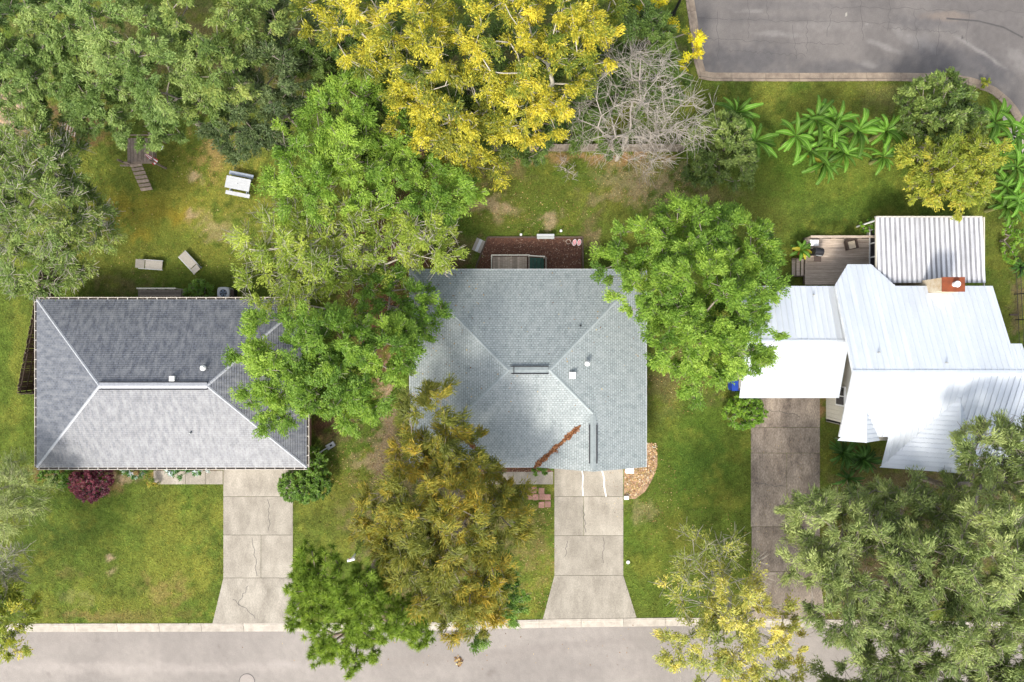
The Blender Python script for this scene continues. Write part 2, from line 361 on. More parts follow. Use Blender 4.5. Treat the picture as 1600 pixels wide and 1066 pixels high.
def patchwork(px, py, c1, c2, sc, patches, soft=.8, grain=1.0):
    px = np.asarray(px, float); py = np.asarray(py, float)
    f1 = fbm(px / sc + 7, py / sc + 3, 5)[..., None]; f3 = fbm(px / 6. + 15, py / 6. + 40, 3)[..., None]
    t = np.clip((f1 - .5) * 2.6 + .5, 0, 1); c = np.array(c1) * (1 - t) + np.array(c2) * t
    dx = (fbm(px / 22 + 3, py / 22 + 61, 4) - .5) * 26; dy = (fbm(px / 22 + 33, py / 22 + 40, 4) - .5) * 26; gr = fbm(px / 9 + 80, py / 9 + 20, 4) - .5
    for (cx, cy, rx, ry, an, k, wt) in patches:
        e = min(1.0, min(rx, ry) / 20.); X = px + dx * e - cx; Y = py + dy * e - cy; ca, sa = math.cos(an), math.sin(an)
        d = np.sqrt(((X * ca + Y * sa) / rx) ** 2 + ((-X * sa + Y * ca) / ry) ** 2)
        a = (np.clip((1.25 - d) / soft + gr * 1.4, 0, 1) * np.clip((1.6 - d) / .4, 0, 1) * wt)[..., None]; a = np.clip(a, 0, 1)
        c = c * (1 - a) + np.array(k) * a
    return c * (1 + (f3 - .5) * .22 * grain)
def gcol(px, py):
    px = np.asarray(px, float); py = np.asarray(py, float)
    f1 = fbm(px / 60., py / 60., 5)[..., None]; f2 = fbm(px / 16. + 50, py / 16. + 9, 4)[..., None]
    c = G_ * (1 - f1) + O_ * f1
    f3 = fbm(px / 5. + 5, py / 5. + 70, 3)[..., None]; f4 = fbm(px / 34. + 90, py / 34. + 30, 4)[..., None]
    c = c * (.74 + .52 * f2) * (.62 + .76 * f3); y_ = np.clip((f4 - .52) * 3.5, 0, .38); c = c * (1 - y_) + Y_ * y_ * (.7 + .6 * f3)
    dx = (fbm(px / 25 + 3, py / 25, 4) - .5) * 40; dy = (fbm(px / 25, py / 25 + 40, 4) - .5) * 40
    gr = (fbm(px / 8 + 80, py / 8 + 20, 5) - .5)
    for (cx, cy, rx, ry, k, wt) in PATCH:
        e = min(1.0, min(rx, ry) / 25.)
        d = np.sqrt(((px + dx * e - cx) / rx) ** 2 + ((py + dy * e - cy) / ry) ** 2)
        a = np.clip((1.2 - d) / .9 - .12 + gr * 2.6, 0, 1) * np.clip((1.6 - d) / .3, 0, 1)
        a = (np.clip(a * wt, 0, 1))[..., None]
        c = c * (1 - a) + k * (.7 + .3 * f2 + .3 * f3) * a
    return c

nx, ny = 440, 300
gx = np.linspace(-42, 42, nx); gy = np.linspace(-29, 29, ny)
GX, GY = np.meshgrid(gx, gy)
gpx = GX * S + 800; gpy = 533 - GY * S
GZ = np.zeros_like(GX)
GZ[gpy > kerb_y(gpx) + 2] = -.16
ur = in_upper_road(gpx, gpy + 2) & in_upper_road(gpx - 2, gpy)
GZ[ur] = -.16
GZ += (fbm(GX * 1.5, GY * 1.5, 3) - .5) * .03 * (GZ > -.1)
idx = np.arange(nx * ny).reshape(ny, nx)
F = np.stack([idx[:-1, :-1], idx[:-1, 1:], idx[1:, 1:], idx[1:, :-1]], -1).reshape(-1, 4)
V = np.stack([GX, GY, GZ], -1).reshape(-1, 3); C = gcol(gpx, gpy).reshape(-1, 3)
# outer ring out to the horizon
ring = np.array([(-42, -29), (42, -29), (42, 29), (-42, 29), (-400, -400), (400, -400), (400, 400), (-400, 400)], float)
b0 = len(V)
V = np.concatenate([V, np.column_stack([ring, [-.17] * 4 + [-.17] * 4])])
C = np.concatenate([C, np.tile(G_, (8, 1))])
F = np.concatenate([F, [[b0 + i, b0 + 4 + i, b0 + 4 + (i + 1) % 4, b0 + (i + 1) % 4] for i in range(4)]])
gm = np_mesh('lawn', V, F, cols=C)
lawn = link('lawn', gm, M['ground'], kind='structure')

# grass blades: nobody could count them
def blocked(px, py):
    r = (py > kerb_y(px) - 1) | in_upper_road(px, py - 1)
    for (x0, y0, x1, y1) in ((349, 725, 458, 975), (865, 725, 975, 970), (1173, 615, 1281, 970), (240, 733, 350, 758), (758, 733, 866, 758), (757, 366, 912, 420),
                             (80, 480, 455, 715), (655, 430, 985, 720), (1300, 440, 1560, 700), (1180, 450, 1310, 610)):
        r |= (px > x0) & (px < x1) & (py > y0) & (py < y1)
    for (cl, cr, e) in ((349, 458, 17), (866, 974, 20), (1174, 1281, 9)):
        f = np.clip((py - 899) / 72, 0, 1) * e; r |= (px > cl - f) & (px < cr + f) & (py > 725)
    return r
nb = 260000
bx = R.uniform(-30, 1630, nb); by = R.uniform(-20, 985, nb)
k = ~blocked(bx, by); bx = bx[k]; by = by[k]; nb = len(bx)
c = gcol(bx, by); grassy = c[:, 1] / (c[:, 0] + 1e-6) > .70 + R.random(nb) * .2
bx = bx[grassy]; by = by[grassy]; c = c[grassy]; nb = len(bx)
c = c * R.uniform(.65, 1.55, (nb, 1)) * np.column_stack([R.uniform(.9, 1.2, nb), np.ones(nb), R.uniform(.8, 1.2, nb)])
X = (bx - 800) / S; Y = (533 - by) / S; a = R.uniform(0, 2 * math.pi, nb); L_ = R.uniform(.07, .16, nb); W_ = R.uniform(.018, .035, nb); hz = R.uniform(.03, .08, nb)
z0 = np.full(nb, .012)
v0 = np.column_stack([X - np.sin(a) * W_, Y + np.cos(a) * W_, z0]); v1 = np.column_stack([X + np.sin(a) * W_, Y - np.cos(a) * W_, z0])
v2 = np.column_stack([X + np.cos(a) * L_, Y + np.sin(a) * L_, z0 + hz])
V = np.stack([v0, v1, v2], 1).reshape(-1, 3); F = np.arange(nb * 3).reshape(-1, 3)
o = link('grass', np_mesh('grass', V, F, cols=np.repeat(c, 3, 0)), M['blade'], kind='stuff')
o['label'] = 'short patchy lawn grass around the three houses'; o['category'] = 'grass'

# fallen leaves scattered on lawns and paving
def scatter_leaves(name, pts, size, m, z=.03, label=None, cat=None, parent=None, org=None):
    n = len(pts); a = R.uniform(0, 6.28, n); t = R.normal(0, .35, (n, 2)); s = R.uniform(.6, 1.3, n) * size
    ex = np.column_stack([np.cos(a), np.sin(a), t[:, 0]]) * s[:, None]; ey = np.column_stack([-np.sin(a), np.cos(a), t[:, 1]]) * s[:, None] * .55
    p = np.asarray(pts, float)
    if p.shape[1] == 2: p = np.column_stack([p, np.full(n, z)])
    V = np.stack([p - ex, p - ey, p + ex, p + ey], 1).reshape(-1, 3)
    if org is not None: V = V - np.array(org)
    o = link(name, np_mesh(name, V, np.arange(n * 4).reshape(-1, 4), {'tint': np.repeat(R.random(n), 4)}), m, parent, 'stuff')
    if label: o['label'] = label; o['category'] = cat
    return o
M['litter'] = leafmat('fallen_leaves', [(0, (.10, .05, .025)), (.4, (.24, .13, .05)), (.7, (.40, .27, .10)), (1, (.5, .42, .22))], .8, .1)
def blob(cx, cy, rx, ry, n):
    a = R.uniform(0, 6.28, n); r = np.sqrt(R.random(n)); return np.column_stack([cx + rx * r * np.cos(a), cy + ry * r * np.sin(a)])
pp = np.concatenate([blob(*b) for b in ((605, 680, 30, 90, 500), (570, 730, 60, 40, 260), (760, 310, 90, 40, 300), (1000, 280, 80, 40, 350), (840, 860, 30, 100, 220), (690, 250, 60, 18, 200),
     (850, 340, 80, 30, 160), (1000, 760, 60, 60, 160), (1090, 860, 80, 100, 200), (330, 250, 60, 50, 200), (610, 330, 50, 120, 420), (600, 480, 60, 80, 300), (1060, 600, 70, 50, 180), (1230, 800, 50, 150, 120), (820, 1010, 500, 40, 90), (250, 350, 150, 100, 140))])
pp = pp[pp[:, 1] < 1062]
zz = np.where(pp[:, 1] > kerb_y(pp[:, 0]) + 12, -.085, .03)
scatter_leaves('leaves', np.column_stack([(pp[:, 0] - 800) / S, (533 - pp[:, 1]) / S, zz]), .05, M['litter'], label='brown fallen leaves scattered over lawns and road', cat='leaves')

# ------------------------------------------------------------------ streets, kerbs
ST1, ST2 = (.255, .230, .206), (.212, .191, .172); DKS = (.17, .15, .135)
SPATCH = [(200, 1045, 320, 9, .0, (.31, .278, .25), .5), (700, 1030, 200, 8, -.06, (.215, .19, .17), .5), (880, 1010, 150, 6, -.09, (.205, .182, .165), .55), (560, 1000, 130, 6, .03, (.22, .195, .175), .45), (60, 1000, 120, 6, 0, (.22, .195, .175), .4),
  (767, 1052, 8, 4, -.5, DKS, .9), (147, 1000, 7, 3, 0, DKS, .6), (345, 1058, 6, 3, -.5, DKS, .6), (75, 1055, 5, 2.5, .6, DKS, .6), (340, 1012, 3, 1.5, 0, DKS, .7), (226, 1036, 2, 1.5, 0, DKS, .8), (260, 1036, 2, 1.5, 0, DKS, .8), (640, 1000, 3, 2, 0, DKS, .6), (920, 1055, 2, 2, 0, DKS, .7), (450, 1040, 60, 5, .05, (.30, .27, .245), .6), (1000, 1040, 90, 14, -.1, (.215, .192, .175), .5)]
nxs, nys = 620, 46
sxs = np.linspace(-45, 45, nxs); rowt = np.linspace(0, 1, nys)
spx = sxs * S + 800; ytop = (533 - (kerb_y(spx) + 9)) / S
SX = np.repeat(sxs[None, :], nys, 0); SY = ytop[None, :] + (-30 - ytop[None, :]) * rowt[:, None]
C = patchwork(SX * S + 800, 533 - SY * S, ST1, ST2, 70., SPATCH)
idx = np.arange(nxs * nys).reshape(nys, nxs); F = np.stack([idx[:-1, :-1], idx[1:, :-1], idx[1:, 1:], idx[:-1, 1:]], -1).reshape(-1, 4)
V = np.stack([SX, SY, np.full_like(SX, -.10)], -1).reshape(-1, 3); b0 = len(V)
V = np.concatenate([V, [(-400, SY[0, 0], -.1), (-400, -60, -.1), (-45, -60, -.1), (45, -60, -.1), (400, -60, -.1), (400, SY[0, -1], -.1)]])
C = np.concatenate([C.reshape(-1, 3), np.tile(np.array(ST1) * .95, (6, 1))])
F = np.concatenate([F, [[b0, b0 + 1, b0 + 2, idx[0, 0]], [idx[-1, 0], b0 + 2, b0 + 3, idx[-1, -1]], [idx[0, -1], b0 + 3, b0 + 4, b0 + 5]]])
street = link('street', np_mesh('street', V, F, cols=C), M['pave'], kind='structure')
mb = MB()
dk = _dens(KT, 12)
up = [P(x, y) for x, y in dk]
inner = []
for i, p in enumerate(up):
    q0 = up[max(0, i - 1)]; q1 = up[min(len(up) - 1, i + 1)]; d = (q1 - q0).normalized(); nrm = Vector((-d.y, d.x, 0))
    inner.append((p, nrm))
road_edge = [p + n * .48 for p, n in inner]
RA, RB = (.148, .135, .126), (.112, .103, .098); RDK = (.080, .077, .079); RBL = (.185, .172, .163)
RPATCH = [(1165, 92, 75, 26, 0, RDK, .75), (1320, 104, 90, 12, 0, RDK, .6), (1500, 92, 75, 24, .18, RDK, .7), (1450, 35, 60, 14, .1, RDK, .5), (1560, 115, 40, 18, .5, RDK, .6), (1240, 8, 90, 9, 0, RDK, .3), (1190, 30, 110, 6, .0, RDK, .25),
  (1385, 73, 28, 5, .35, RBL, .8), (1440, 66, 26, 12, .5, RBL, .75), (1360, 100, 16, 7, .1, RBL, .7), (1172, 17, 20, 3, 0, RBL, .9), (1530, 78, 44, 3.4, .55, RBL, .9), (1410, 52, 20, 8, .9, RBL, .6), (1215, 53, 40, 5, .05, RBL, .6), (1290, 40, 60, 8, 0, RBL, .3), (1480, 25, 40, 8, 0, (.19, .15, .12), .5), (1590, 90, 30, 12, .9, RBL, .5), (1505, 58, 2, 2, 0, (.03, .03, .03), .8), (1323, 22, 2, 2, 0, (.5, .48, .4), .9), (1355, 36, 3, 2, 0, RBL, .9)]
rnx, rny = 300, 130
RX, RY_ = np.meshgrid(np.linspace(11.5, 44, rnx), np.linspace(14, 30, rny)); rpx = RX * S + 800; rpy = 533 - RY_ * S
C = patchwork(rpx, rpy, RA, RB, 55., RPATCH)
ok = in_upper_road(rpx, rpy + 6) & in_upper_road(rpx - 6, rpy)
idx = np.arange(rnx * rny).reshape(rny, rnx); F = np.stack([idx[:-1, :-1], idx[:-1, 1:], idx[1:, 1:], idx[1:, :-1]], -1).reshape(-1, 4); F = F[ok.ravel()[F].all(1)]
V = np.stack([RX, RY_, np.full_like(RX, -.10)], -1).reshape(-1, 3); b0 = len(V); V = np.concatenate([V, [(12.3, 30, -.1), (44, 30, -.1), (400, 30, -.1), (400, 60, -.1), (12.3, 60, -.1), (44, 14, -.1), (400, 14, -.1)]])
F = np.concatenate([F, [[b0, b0 + 2, b0 + 3, b0 + 4], [b0 + 5, b0 + 6, b0 + 2, b0 + 1]]]); C = np.concatenate([C.reshape(-1, 3), np.tile(np.array(RA) * .9, (7, 1))])
bmroad = link('road', np_mesh('road', V, F, cols=C), M['pave'], kind='structure')

def strip(mb, pts, w, z):
    pts = [Vector((p[0], p[1], z)) for p in pts]
    for i in range(len(pts) - 1):
        a, b = pts[i], pts[i + 1]; d = (b - a)
        if d.length < 1e-6: continue
        n = Vector((-d.y, d.x, 0)).normalized() * (w / 2)
        mb.poly([a - n, b - n, b + n, a + n])
def wob(p0, p1, n, amp, rr):
    out = []
    for i in range(n + 1):
        t = i / n; q = p0.lerp(p1, t); d = (p1 - p0); nn = Vector((-d.y, d.x, 0)).normalized()
        out.append(q + nn * rr.uniform(-amp, amp))
    return out
rr = random.Random(5)
# crack network, repair patches and bleached streaks of the old road, built as thin sheets lying on it
mb = MB()
for x in (1120, 1170, 1195, 1240, 1262, 1300, 1345, 1392, 1430, 1470, 1515):
    y0 = rr.uniform(-20, 40); strip(mb, wob(P(x, y0), P(x + rr.uniform(-8, 8), y0 + rr.uniform(40, 85)), 9, .09, rr), .022, -.094)
for y, x0, x1 in ((28, 1075, 1400), (60, 1100, 1320), (10, 1300, 1600), (42, 1380, 1500), (78, 1140, 1260)):
    strip(mb, wob(P(x0, y), P(x1, y + 8), 40, .12, rr), .02, -.094)
strip(mb, [P(1480, 28), P(1530, 32), P(1570, 42), P(1600, 58)], .12, -.092)
mb.build('crack', M['tar'], bmroad, 'stuff')
def sheet(name, pts, z, m, parent, jit=0.0):
    mb = MB(); mb.poly([Vector((P(x, y).x, P(x, y).y, z)) for x, y in pts]); return mb.build(name, m, parent)
def rag(cx, cy, rx, ry, ang, n, rr, j=.25):
    out = []
    for i in range(n):
        a = -2 * math.pi * i / n; r = 1 + rr.uniform(-j, j)
        x, y = rx * r * math.cos(a), ry * r * math.sin(a); out.append((cx + x * math.cos(ang) - y * math.sin(ang), cy + x * math.sin(ang) + y * math.cos(ang)))
    return out
# kerb stones: each a part of its kerb
def kerb_run(name, line, m, seg=3.0):
    """line: back edge points; road lies to the left of travel. Profile: upstand, then gutter pan"""
    root = bpy.data.objects.new(name, None); COL.objects.link(root); root['kind'] = 'structure'
    L = [0.0]
    for a, b in zip(line[:-1], line[1:]): L.append(L[-1] + (b - a).length)
    def at(s):
        for i in range(len(L) - 1):
            if s <= L[i + 1] or i == len(L) - 2:
                t = (s - L[i]) / max(1e-6, L[i + 1] - L[i]); return line[i].lerp(line[i + 1], t), (line[i + 1] - line[i]).normalized()
    n = int(L[-1] / seg)
    prof = [(-.02, -.2), (-.02, .035), (.15, .035), (.21, -.055), (.62, -.085), (.62, -.2)]
    for k in range(n):
        s0, s1 = k * seg + .012, (k + 1) * seg - .012
        mb = MB(); rows = []
        for j in range(5):
            p, d = at(lerp(s0, s1, j / 4)); nn = Vector((-d.y, d.x, 0))
            rows.append([Vector((p.x + nn.x * a, p.y + nn.y * a, b)) for a, b in prof])
        for r0, r1 in zip(rows[:-1], rows[1:]):
            for i in range(len(prof) - 1): mb.poly([r0[i], r0[i + 1], r1[i + 1], r1[i]][::-1])
        mb.poly(rows[0]); mb.poly(rows[-1][::-1])
        mb.build('kerb_stone', m, root)
    return root
kl = [P(x, y) for x, y in _dens([(1700, 974), (1250, 968), (1060, 965.5), (860, 968), (700, 972.5), (480, 974), (0, 975), (-100, 975.5)], 40)]
kerb_run('kerb', kl, M['kerb'])
kerb_run('kerb', [P(x, y) for x, y in dk], M['kerb2'], 2.4)
# pavement ramp behind the corner
mb = MB(); mb.prism([tuple(P(x, y).xy) for x, y in ((1606, 215), (1584, 190), (1572, 176), (1566, 184), (1572, 205), (1590, 235), (1606, 260))][::-1], .005, .03)
mb.build('pavement', M['kerb'], kind='structure')

# manhole ring, tar spot and leaf clumps on the street
mb = MB(P(385, 1066)); c_ = P(385, 1066); mb.disc_ring(c_, .53, .57, -.093); 
t = thing('manhole_cover', 'round manhole cover set in the street near the bottom edge', 'manhole cover', c_)
mb.build('rim', M['tar'], t)
mb = MB(c_); k = 28
mb.poly([(c_.x + .52 * math.cos(6.2832 * i / k), c_.y + .52 * math.sin(6.2832 * i / k), -.092) for i in range(k)]); mb.build('lid', M['street'], t)
tag(scatter_leaves('leaf_clump', [tuple((P(717, 1035) + Vector((rr.gauss(0, .12), rr.gauss(0, .2), -.07 + rr.random() * .04)))) for i in range(60)], .09, M['litter']), 'clump of brown fallen leaves lying on the pale street', 'leaf clump')

# ------------------------------------------------------------------ driveways and paths, slab by slab
def slabs(name, rows, m, z=.03):
    root = bpy.data.objects.new(name, None); COL.objects.link(root); root['kind'] = 'structure'
    out = []
    for q in rows:
        c = (sum(x for x, y in q) / len(q), sum(y for x, y in q) / len(q))
        g = .28
        pts = []
        for (x, y) in q: pts.append((x + (g if x < c[0] else -g), y + (g if y < c[1] else -g)))
        mb = MB(); mb.prism([tuple(P(x, y).xy) for x, y in pts], -.1, z); out.append(mb.build('slab', m, root))
    return out
def ql(x0, y0, x1, y1): return [(x0, y1), (x1, y1), (x1, y0), (x0, y0)]
d1 = slabs('driveway', [ql(349, 724, 458, 776), ql(349, 776, 458, 836), ql(349, 836, 408, 903), ql(408, 836, 458, 903), [(332, 974), (472, 974), (458, 903), (349, 903)]], M['conc'])
d2 = slabs('driveway', [ql(866, 722, 911, 776), ql(911, 722, 974, 776), ql(866, 776, 912, 837), ql(912, 776, 974, 837), ql(866, 837, 974, 899), [(848, 967.5), (995, 965.5), (974, 899), (866, 899)]], M['conc'])
d3 = slabs('driveway', [ql(1173, 610, 1281, 668), ql(1173, 668, 1281, 708), ql(1173, 708, 1229, 823), ql(1229, 708, 1281, 823), ql(1174, 823, 1281, 893), [(1166, 967), (1290, 969), (1281, 893), (1174, 893)]], M['conc_old'])
w1 = slabs('front_path', [ql(240, 735, 290, 757), ql(290, 735, 321, 757), ql(321, 735, 348.5, 757)], M['conc'])
w2 = slabs('front_path', [ql(758, 737, 802, 757), ql(802, 737, 864.5, 757)], M['conc'])
mb = MB(); mb2 = MB()
strip(mb, [P(x, y) for x, y in ((909, 733), (911, 745), (910, 760), (911, 775))], .09, .036)
strip(mb, [P(x, y) for x, y in ((940, 733), (944, 748), (944, 760), (947, 776))], .10, .036)
mb.build('filled_crack', M['paint'], d2[1])
rr = random.Random(9)
for a, b, sl_ in (((911, 790), (915, 832), d2[3]), ((944, 840), (942, 880), d2[4]), ((886, 845), (884, 870), d2[4]), ((395, 840), (402, 900), d1[2]), ((420, 780), (421, 830), d1[1]), ((365, 935), (400, 965), d1[4]), ((388, 915), (372, 945), d1[4]), ((1180, 755), (1225, 760), d3[2]), ((1200, 640), (1250, 650), d3[0])):
    mb = MB(); strip(mb, wob(P(*a), P(*b), 9, .09, rr), .028, .035); mb.build('crack', M['tar'], sl_)
root = bpy.data.objects.new('paver_path', None); COL.objects.link(root); root['kind'] = 'structure'
for (x, y) in ((826, 766), (834, 766), (837, 777), (847, 776), (846, 789), (856, 788), (846, 767), (856, 777), (828, 776)):
    mb = MB(); mb.box(P(x, y) + Vector((0, 0, .015)), (.40, .42, .05), rr.uniform(-.08, .08)); mb.build('paver', M['paver'], root)

# ------------------------------------------------------------------ planting beds
def bed(name, pts, m, z=.025):
    mb = MB(); mb.prism([tuple(P(x, y).xy) for x, y in pts], -.05, z); return mb.build(name, m, kind='structure')
bed('mulch_bed', [(745, 420), (909, 420), (909, 372), (762, 372)], M['mulch'])
bed('mulch_bed', [(740, 737.5), (864, 737.5), (864, 722), (740, 722)], M['mulch'], .02)
bed('pebble_bed', [(975, 778), (992, 780), (1008, 768), (1020, 748), (1027, 728), (1027, 708), (1020, 694), (1008, 690), (975, 690)], M['litterbed'])
mp = []
while len(mp) < 1500:
    x, y = R.uniform(748, 908), R.uniform(373, 418)
    if x - 745 > (420 - y) * .36: mp.append((P(x, y).x, P(x, y).y, .04))
M['chips'] = leafmat('bark_chips', [(0, (.07, .035, .025)), (.6, (.18, .085, .05)), (1, (.36, .27, .2))], .9, 0)
scatter_leaves('bark_chips', mp, .05, M['chips'], label='red bark chips covering the bed behind the middle house', cat='bark chips')
pts = [];
while len(pts) < 900:
    x, y = R.uniform(976, 1026), R.uniform(692, 777)
    if (x - 975) < 52 - max(0, (y - 735)) * .85: pts.append((P(x, y).x, P(x, y).y, .045))
M['dry'] = leafmat('dry_leaves', [(0, (.2, .1, .06)), (.4, (.42, .26, .12)), (.75, (.55, .38, .18)), (1, (.6, .55, .48))], .9, 0)
scatter_leaves('leaf_litter', pts, .07, M['dry'], label='tan leaf litter and stone chips beside the middle driveway', cat='leaf litter')
pts = [(P(x, y).x, P(x, y).y, .045) for x, y in np.column_stack([R.uniform(742, 862, 420), R.uniform(728, 737, 420)])]
scatter_leaves('leaf_litter', pts, .06, M['chips'], label='dark bark chips along the front wall of the middle house', cat='bark chips')
# timber edging of the back bed
for (a, b) in (((743, 419), (762, 371)), ((762, 371), (838, 371)), ((866, 371), (910, 371)), ((910, 371), (911, 419))):
    p, q = P(*a), P(*b); mb = MB(p); mb.box((p + q) / 2 + Vector((0, 0, .05)), ((q - p).length, .10, .12), math.atan2(q.y - p.y, q.x - p.x))
    o = mb.build('edging_timber', M['darkwood']); o.location = p
    lb = {0: 'slanting dark timber edging on the left end of the red mulch bed', 1: 'long dark timber edging along the top of the red mulch bed', 2: 'short dark timber edging beside the pink seats on the mulch bed', 3: 'dark timber edging on the right end of the red mulch bed'}
    tag(o, lb[[743, 762, 866, 910].index(a[0])], 'garden edging', 'timber edging of the mulch bed')

# ------------------------------------------------------------------ roofs
def clip(poly, axis, c0, keep_ge):
    """clip plan polygon by dot(p, axis) >= or <= c0"""
    out = []; n = len(poly)
    for i in range(n):
        a, b = poly[i], poly[(i + 1) % n]
        da = a[0] * axis[0] + a[1] * axis[1] - c0; db = b[0] * axis[0] + b[1] * axis[1] - c0
        if not keep_ge: da, db = -da, -db
        if da >= 0: out.append(a)
        if (da >= 0) != (db >= 0):
            t = da / (da - db); out.append((a[0] + (b[0] - a[0]) * t, a[1] + (b[1] - a[1]) * t))
    return out
def area(p): return .5 * sum(p[i][0] * p[(i + 1) % len(p)][1] - p[(i + 1) % len(p)][0] * p[i][1] for i in range(len(p)))
def shingle_face(mb, poly, up, e0, z0, pitch, course=.15, lip=.02):
    """courses of shingles over one roof plane"""
    if area(poly) < 0: poly = poly[::-1]
    al = (-up[1], up[0]); tt = [(p[0] - e0[0]) * up[0] + (p[1] - e0[1]) * up[1] for p in poly]
    dt = course / math.sqrt(1 + pitch * pitch); base = e0[0] * up[0] + e0[1] * up[1]
    k = int(math.floor(min(tt) / dt)); kmax = int(math.ceil(max(tt) / dt)); sl = math.sqrt(1 + pitch * pitch)
    while k < kmax:
        c0 = base + k * dt; c1 = c0 + dt
        q = clip(clip(poly, up, c0, True), up, c1, False)
        if len(q) >= 3 and abs(area(q)) > 1e-5:
            pts = []; uv = []
            for p in q:
                t = p[0] * up[0] + p[1] * up[1] - base
                pts.append(Vector((p[0], p[1], z0 + pitch * t + lip * (1 - (t - k * dt) / dt))))
                uv.append((p[0] * al[0] + p[1] * al[1], t * sl))
            mb.poly(pts, uv)
            for i in range(len(q)):
                a, b = q[i], q[(i + 1) % len(q)]
                if abs(a[0] * up[0] + a[1] * up[1] - c0) < 1e-6 and abs(b[0] * up[0] + b[1] * up[1] - c0) < 1e-6:
                    pa, pb = pts[i], pts[(i + 1) % len(q)]; d = Vector((0, 0, lip + .004))
                    mb.poly([pa - d, pb - d, pb, pa], [uv[i], uv[(i + 1) % len(q)], uv[(i + 1) % len(q)], uv[i]])
        k += 1
def caps(mb, p0, p1, w=.085, step=.22, drop=.05):
    """overlapping cap shingles along a hip or ridge"""
    p0 = Vector(p0); p1 = Vector(p1); d = p1 - p0; n = max(2, int(d.length / step)); dn = d.normalized()
    s = dn.cross(Vector((0, 0, 1))).normalized()
    for i in range(n):
        a = p0.lerp(p1, i / n); b = p0.lerp(p1, min(1, (i + 1.15) / n))
        la = Vector((0, 0, .055)); lb = Vector((0, 0, .035)); dr = Vector((0, 0, drop))
        mb.poly([a + la, a + la - s * w - dr, b + lb - s * w - dr, b + lb][::-1]); mb.poly([a + la, b + lb, b + lb + s * w - dr, a + la + s * w - dr][::-1])
        mb.poly([a + la - s * w - dr, a + la, a + la + s * w - dr])
def wallbox(root, org, x0, y0, x1, y1, z1, m, name='wall'):
    for (a, b) in (((x0, y0), (x1, y0)), ((x1, y0), (x1, y1)), ((x1, y1), (x0, y1)), ((x0, y1), (x0, y0))):
        mb = MB(org); d = Vector((b[0] - a[0], b[1] - a[1], 0)); L = d.length; d.normalize()
        c = Vector(((a[0] + b[0]) / 2, (a[1] + b[1]) / 2, z1 / 2)); mb.box(c + Vector((-d.y, d.x, 0)) * .1, (L - .202, .2, z1), math.atan2(d.y, d.x))
        mb.build(name, m, root)

# ---- house with gutters, at left
EZ = 2.7; PT = .417
a = P(57.5, 730.5, EZ); b = P(479.5, 468, EZ); x0, y0, x1, y1 = a.x, a.y, b.x, b.y
hh = (y1 - y0) / 2; rz = EZ + PT * hh; ym = (y0 + y1) / 2
org = Vector(((x0 + x1) / 2, ym, 0))
h1 = thing('house', 'single storey house with dark slate grey hip roof edged by strapped gutters', 'house', org)
wallbox(h1, org, x0 + .5, y0 + .5, x1 - .5, y1 - .5, EZ - .1, M['brick'])
mb = MB(org)
rl, rr_ = (x0 + hh, ym), (x1 - hh, ym)
shingle_face(mb, [(x0, y0), (x1, y0), rr_, rl], (0, 1), (x0, y0), EZ, PT)
shingle_face(mb, [(x0, y1), (x1, y1), rr_, rl], (0, -1), (x0, y1), EZ, PT)
shingle_face(mb, [(x0, y0), (x0, y1), rl], (1, 0), (x0, y0), EZ, PT)
shingle_face(mb, [(x1, y0), (x1, y1), rr_], (-1, 0), (x1, y0), EZ, PT)
roof1 = mb.build('roof', M['roof1'], h1)
mb = MB(org); mb.prism([(x0 + .02, y0 + .02), (x1 - .02, y0 + .02), (x1 - .02, y1 - .02), (x0 + .02, y1 - .02)], EZ - .15, EZ - .03); mb.build('soffit', M['white'], h1)
mb = MB(org); R1 = Vector((rl[0], rl[1], rz)); R2 = Vector((rr_[0], rr_[1], rz))
for q, e in (((x0, y0), R1), ((x0, y1), R1), ((x1, y0), R2), ((x1, y1), R2)):
    mb = MB(org); caps(mb, (q[0], q[1], EZ), e); mb.build('hip_cap', M['cap1'], roof1)
mb = MB(org); caps(mb, R1, R2, .2, .25, .06); mb.build('ridge_vent', M['cap1'], roof1)
mb = MB(org)
for s in (-1, 1): mb.box(((R1.x + R2.x) / 2, ym + s * .24, rz - .02), (R2.x - R1.x, .05, .11))
mb.build('vent_slot', M['black'], roof1)
# gutters with hanger straps
ST = None
def gutter(root, org, p, q, m, strap_m, step=.65):
    global ST
    p = Vector(p); q = Vector(q); d = (q - p).normalized(); n = Vector((d.y, -d.x, 0)); ang = math.atan2(d.y, d.x)
    mb = MB(org); L = (q - p).length
    for (off, zz, wy, hz) in ((.135, -.065, .016, .13), (.01, -.065, .012, .12), (.01, -.06, .012, .12)):
        mb.box((p + q) / 2 + n * off + Vector((0, 0, zz)), (L, wy, hz), ang)
    mb.box((p + q) / 2 + n * .135 + Vector((0, 0, .004)), (L, .035, .014), ang)
    mb.build('gutter', m, root)
    mt = MB(org); mt.box((p + q) / 2 + n * .07 + Vector((0, 0, -.125)), (L, .12, .012), ang); mt.build('gutter_trough', M['trough'], root)
    k = int(L / step)
    if ST is None:
        b = MB(); b.box((0, 0, 0), (.05, .19, .012)); ST = b.mesh('gutter_strap'); ST.materials.append(strap_m)
    for i in range(k + 1):
        c = p.lerp(q, (i + .25) / (k + .5)) + n * .058 + Vector((0, 0, .014)) - Vector(org)
        o = link('gutter_strap', ST, None, root); o.location = c; o.rotation_euler = (0, 0, ang)
gutter(h1, org, (x0, y0, EZ), (x1, y0, EZ), M['gutter'], M['strap'])
gutter(h1, org, (x1, y0, EZ), (x1, y1, EZ), M['gutter'], M['strap'])
gutter(h1, org, (x1, y1, EZ), (x0, y1, EZ), M['gutter'], M['strap'])
gutter(h1, org, (x0, y1, EZ), (x0, y0, EZ), M['gutter'], M['strap'])
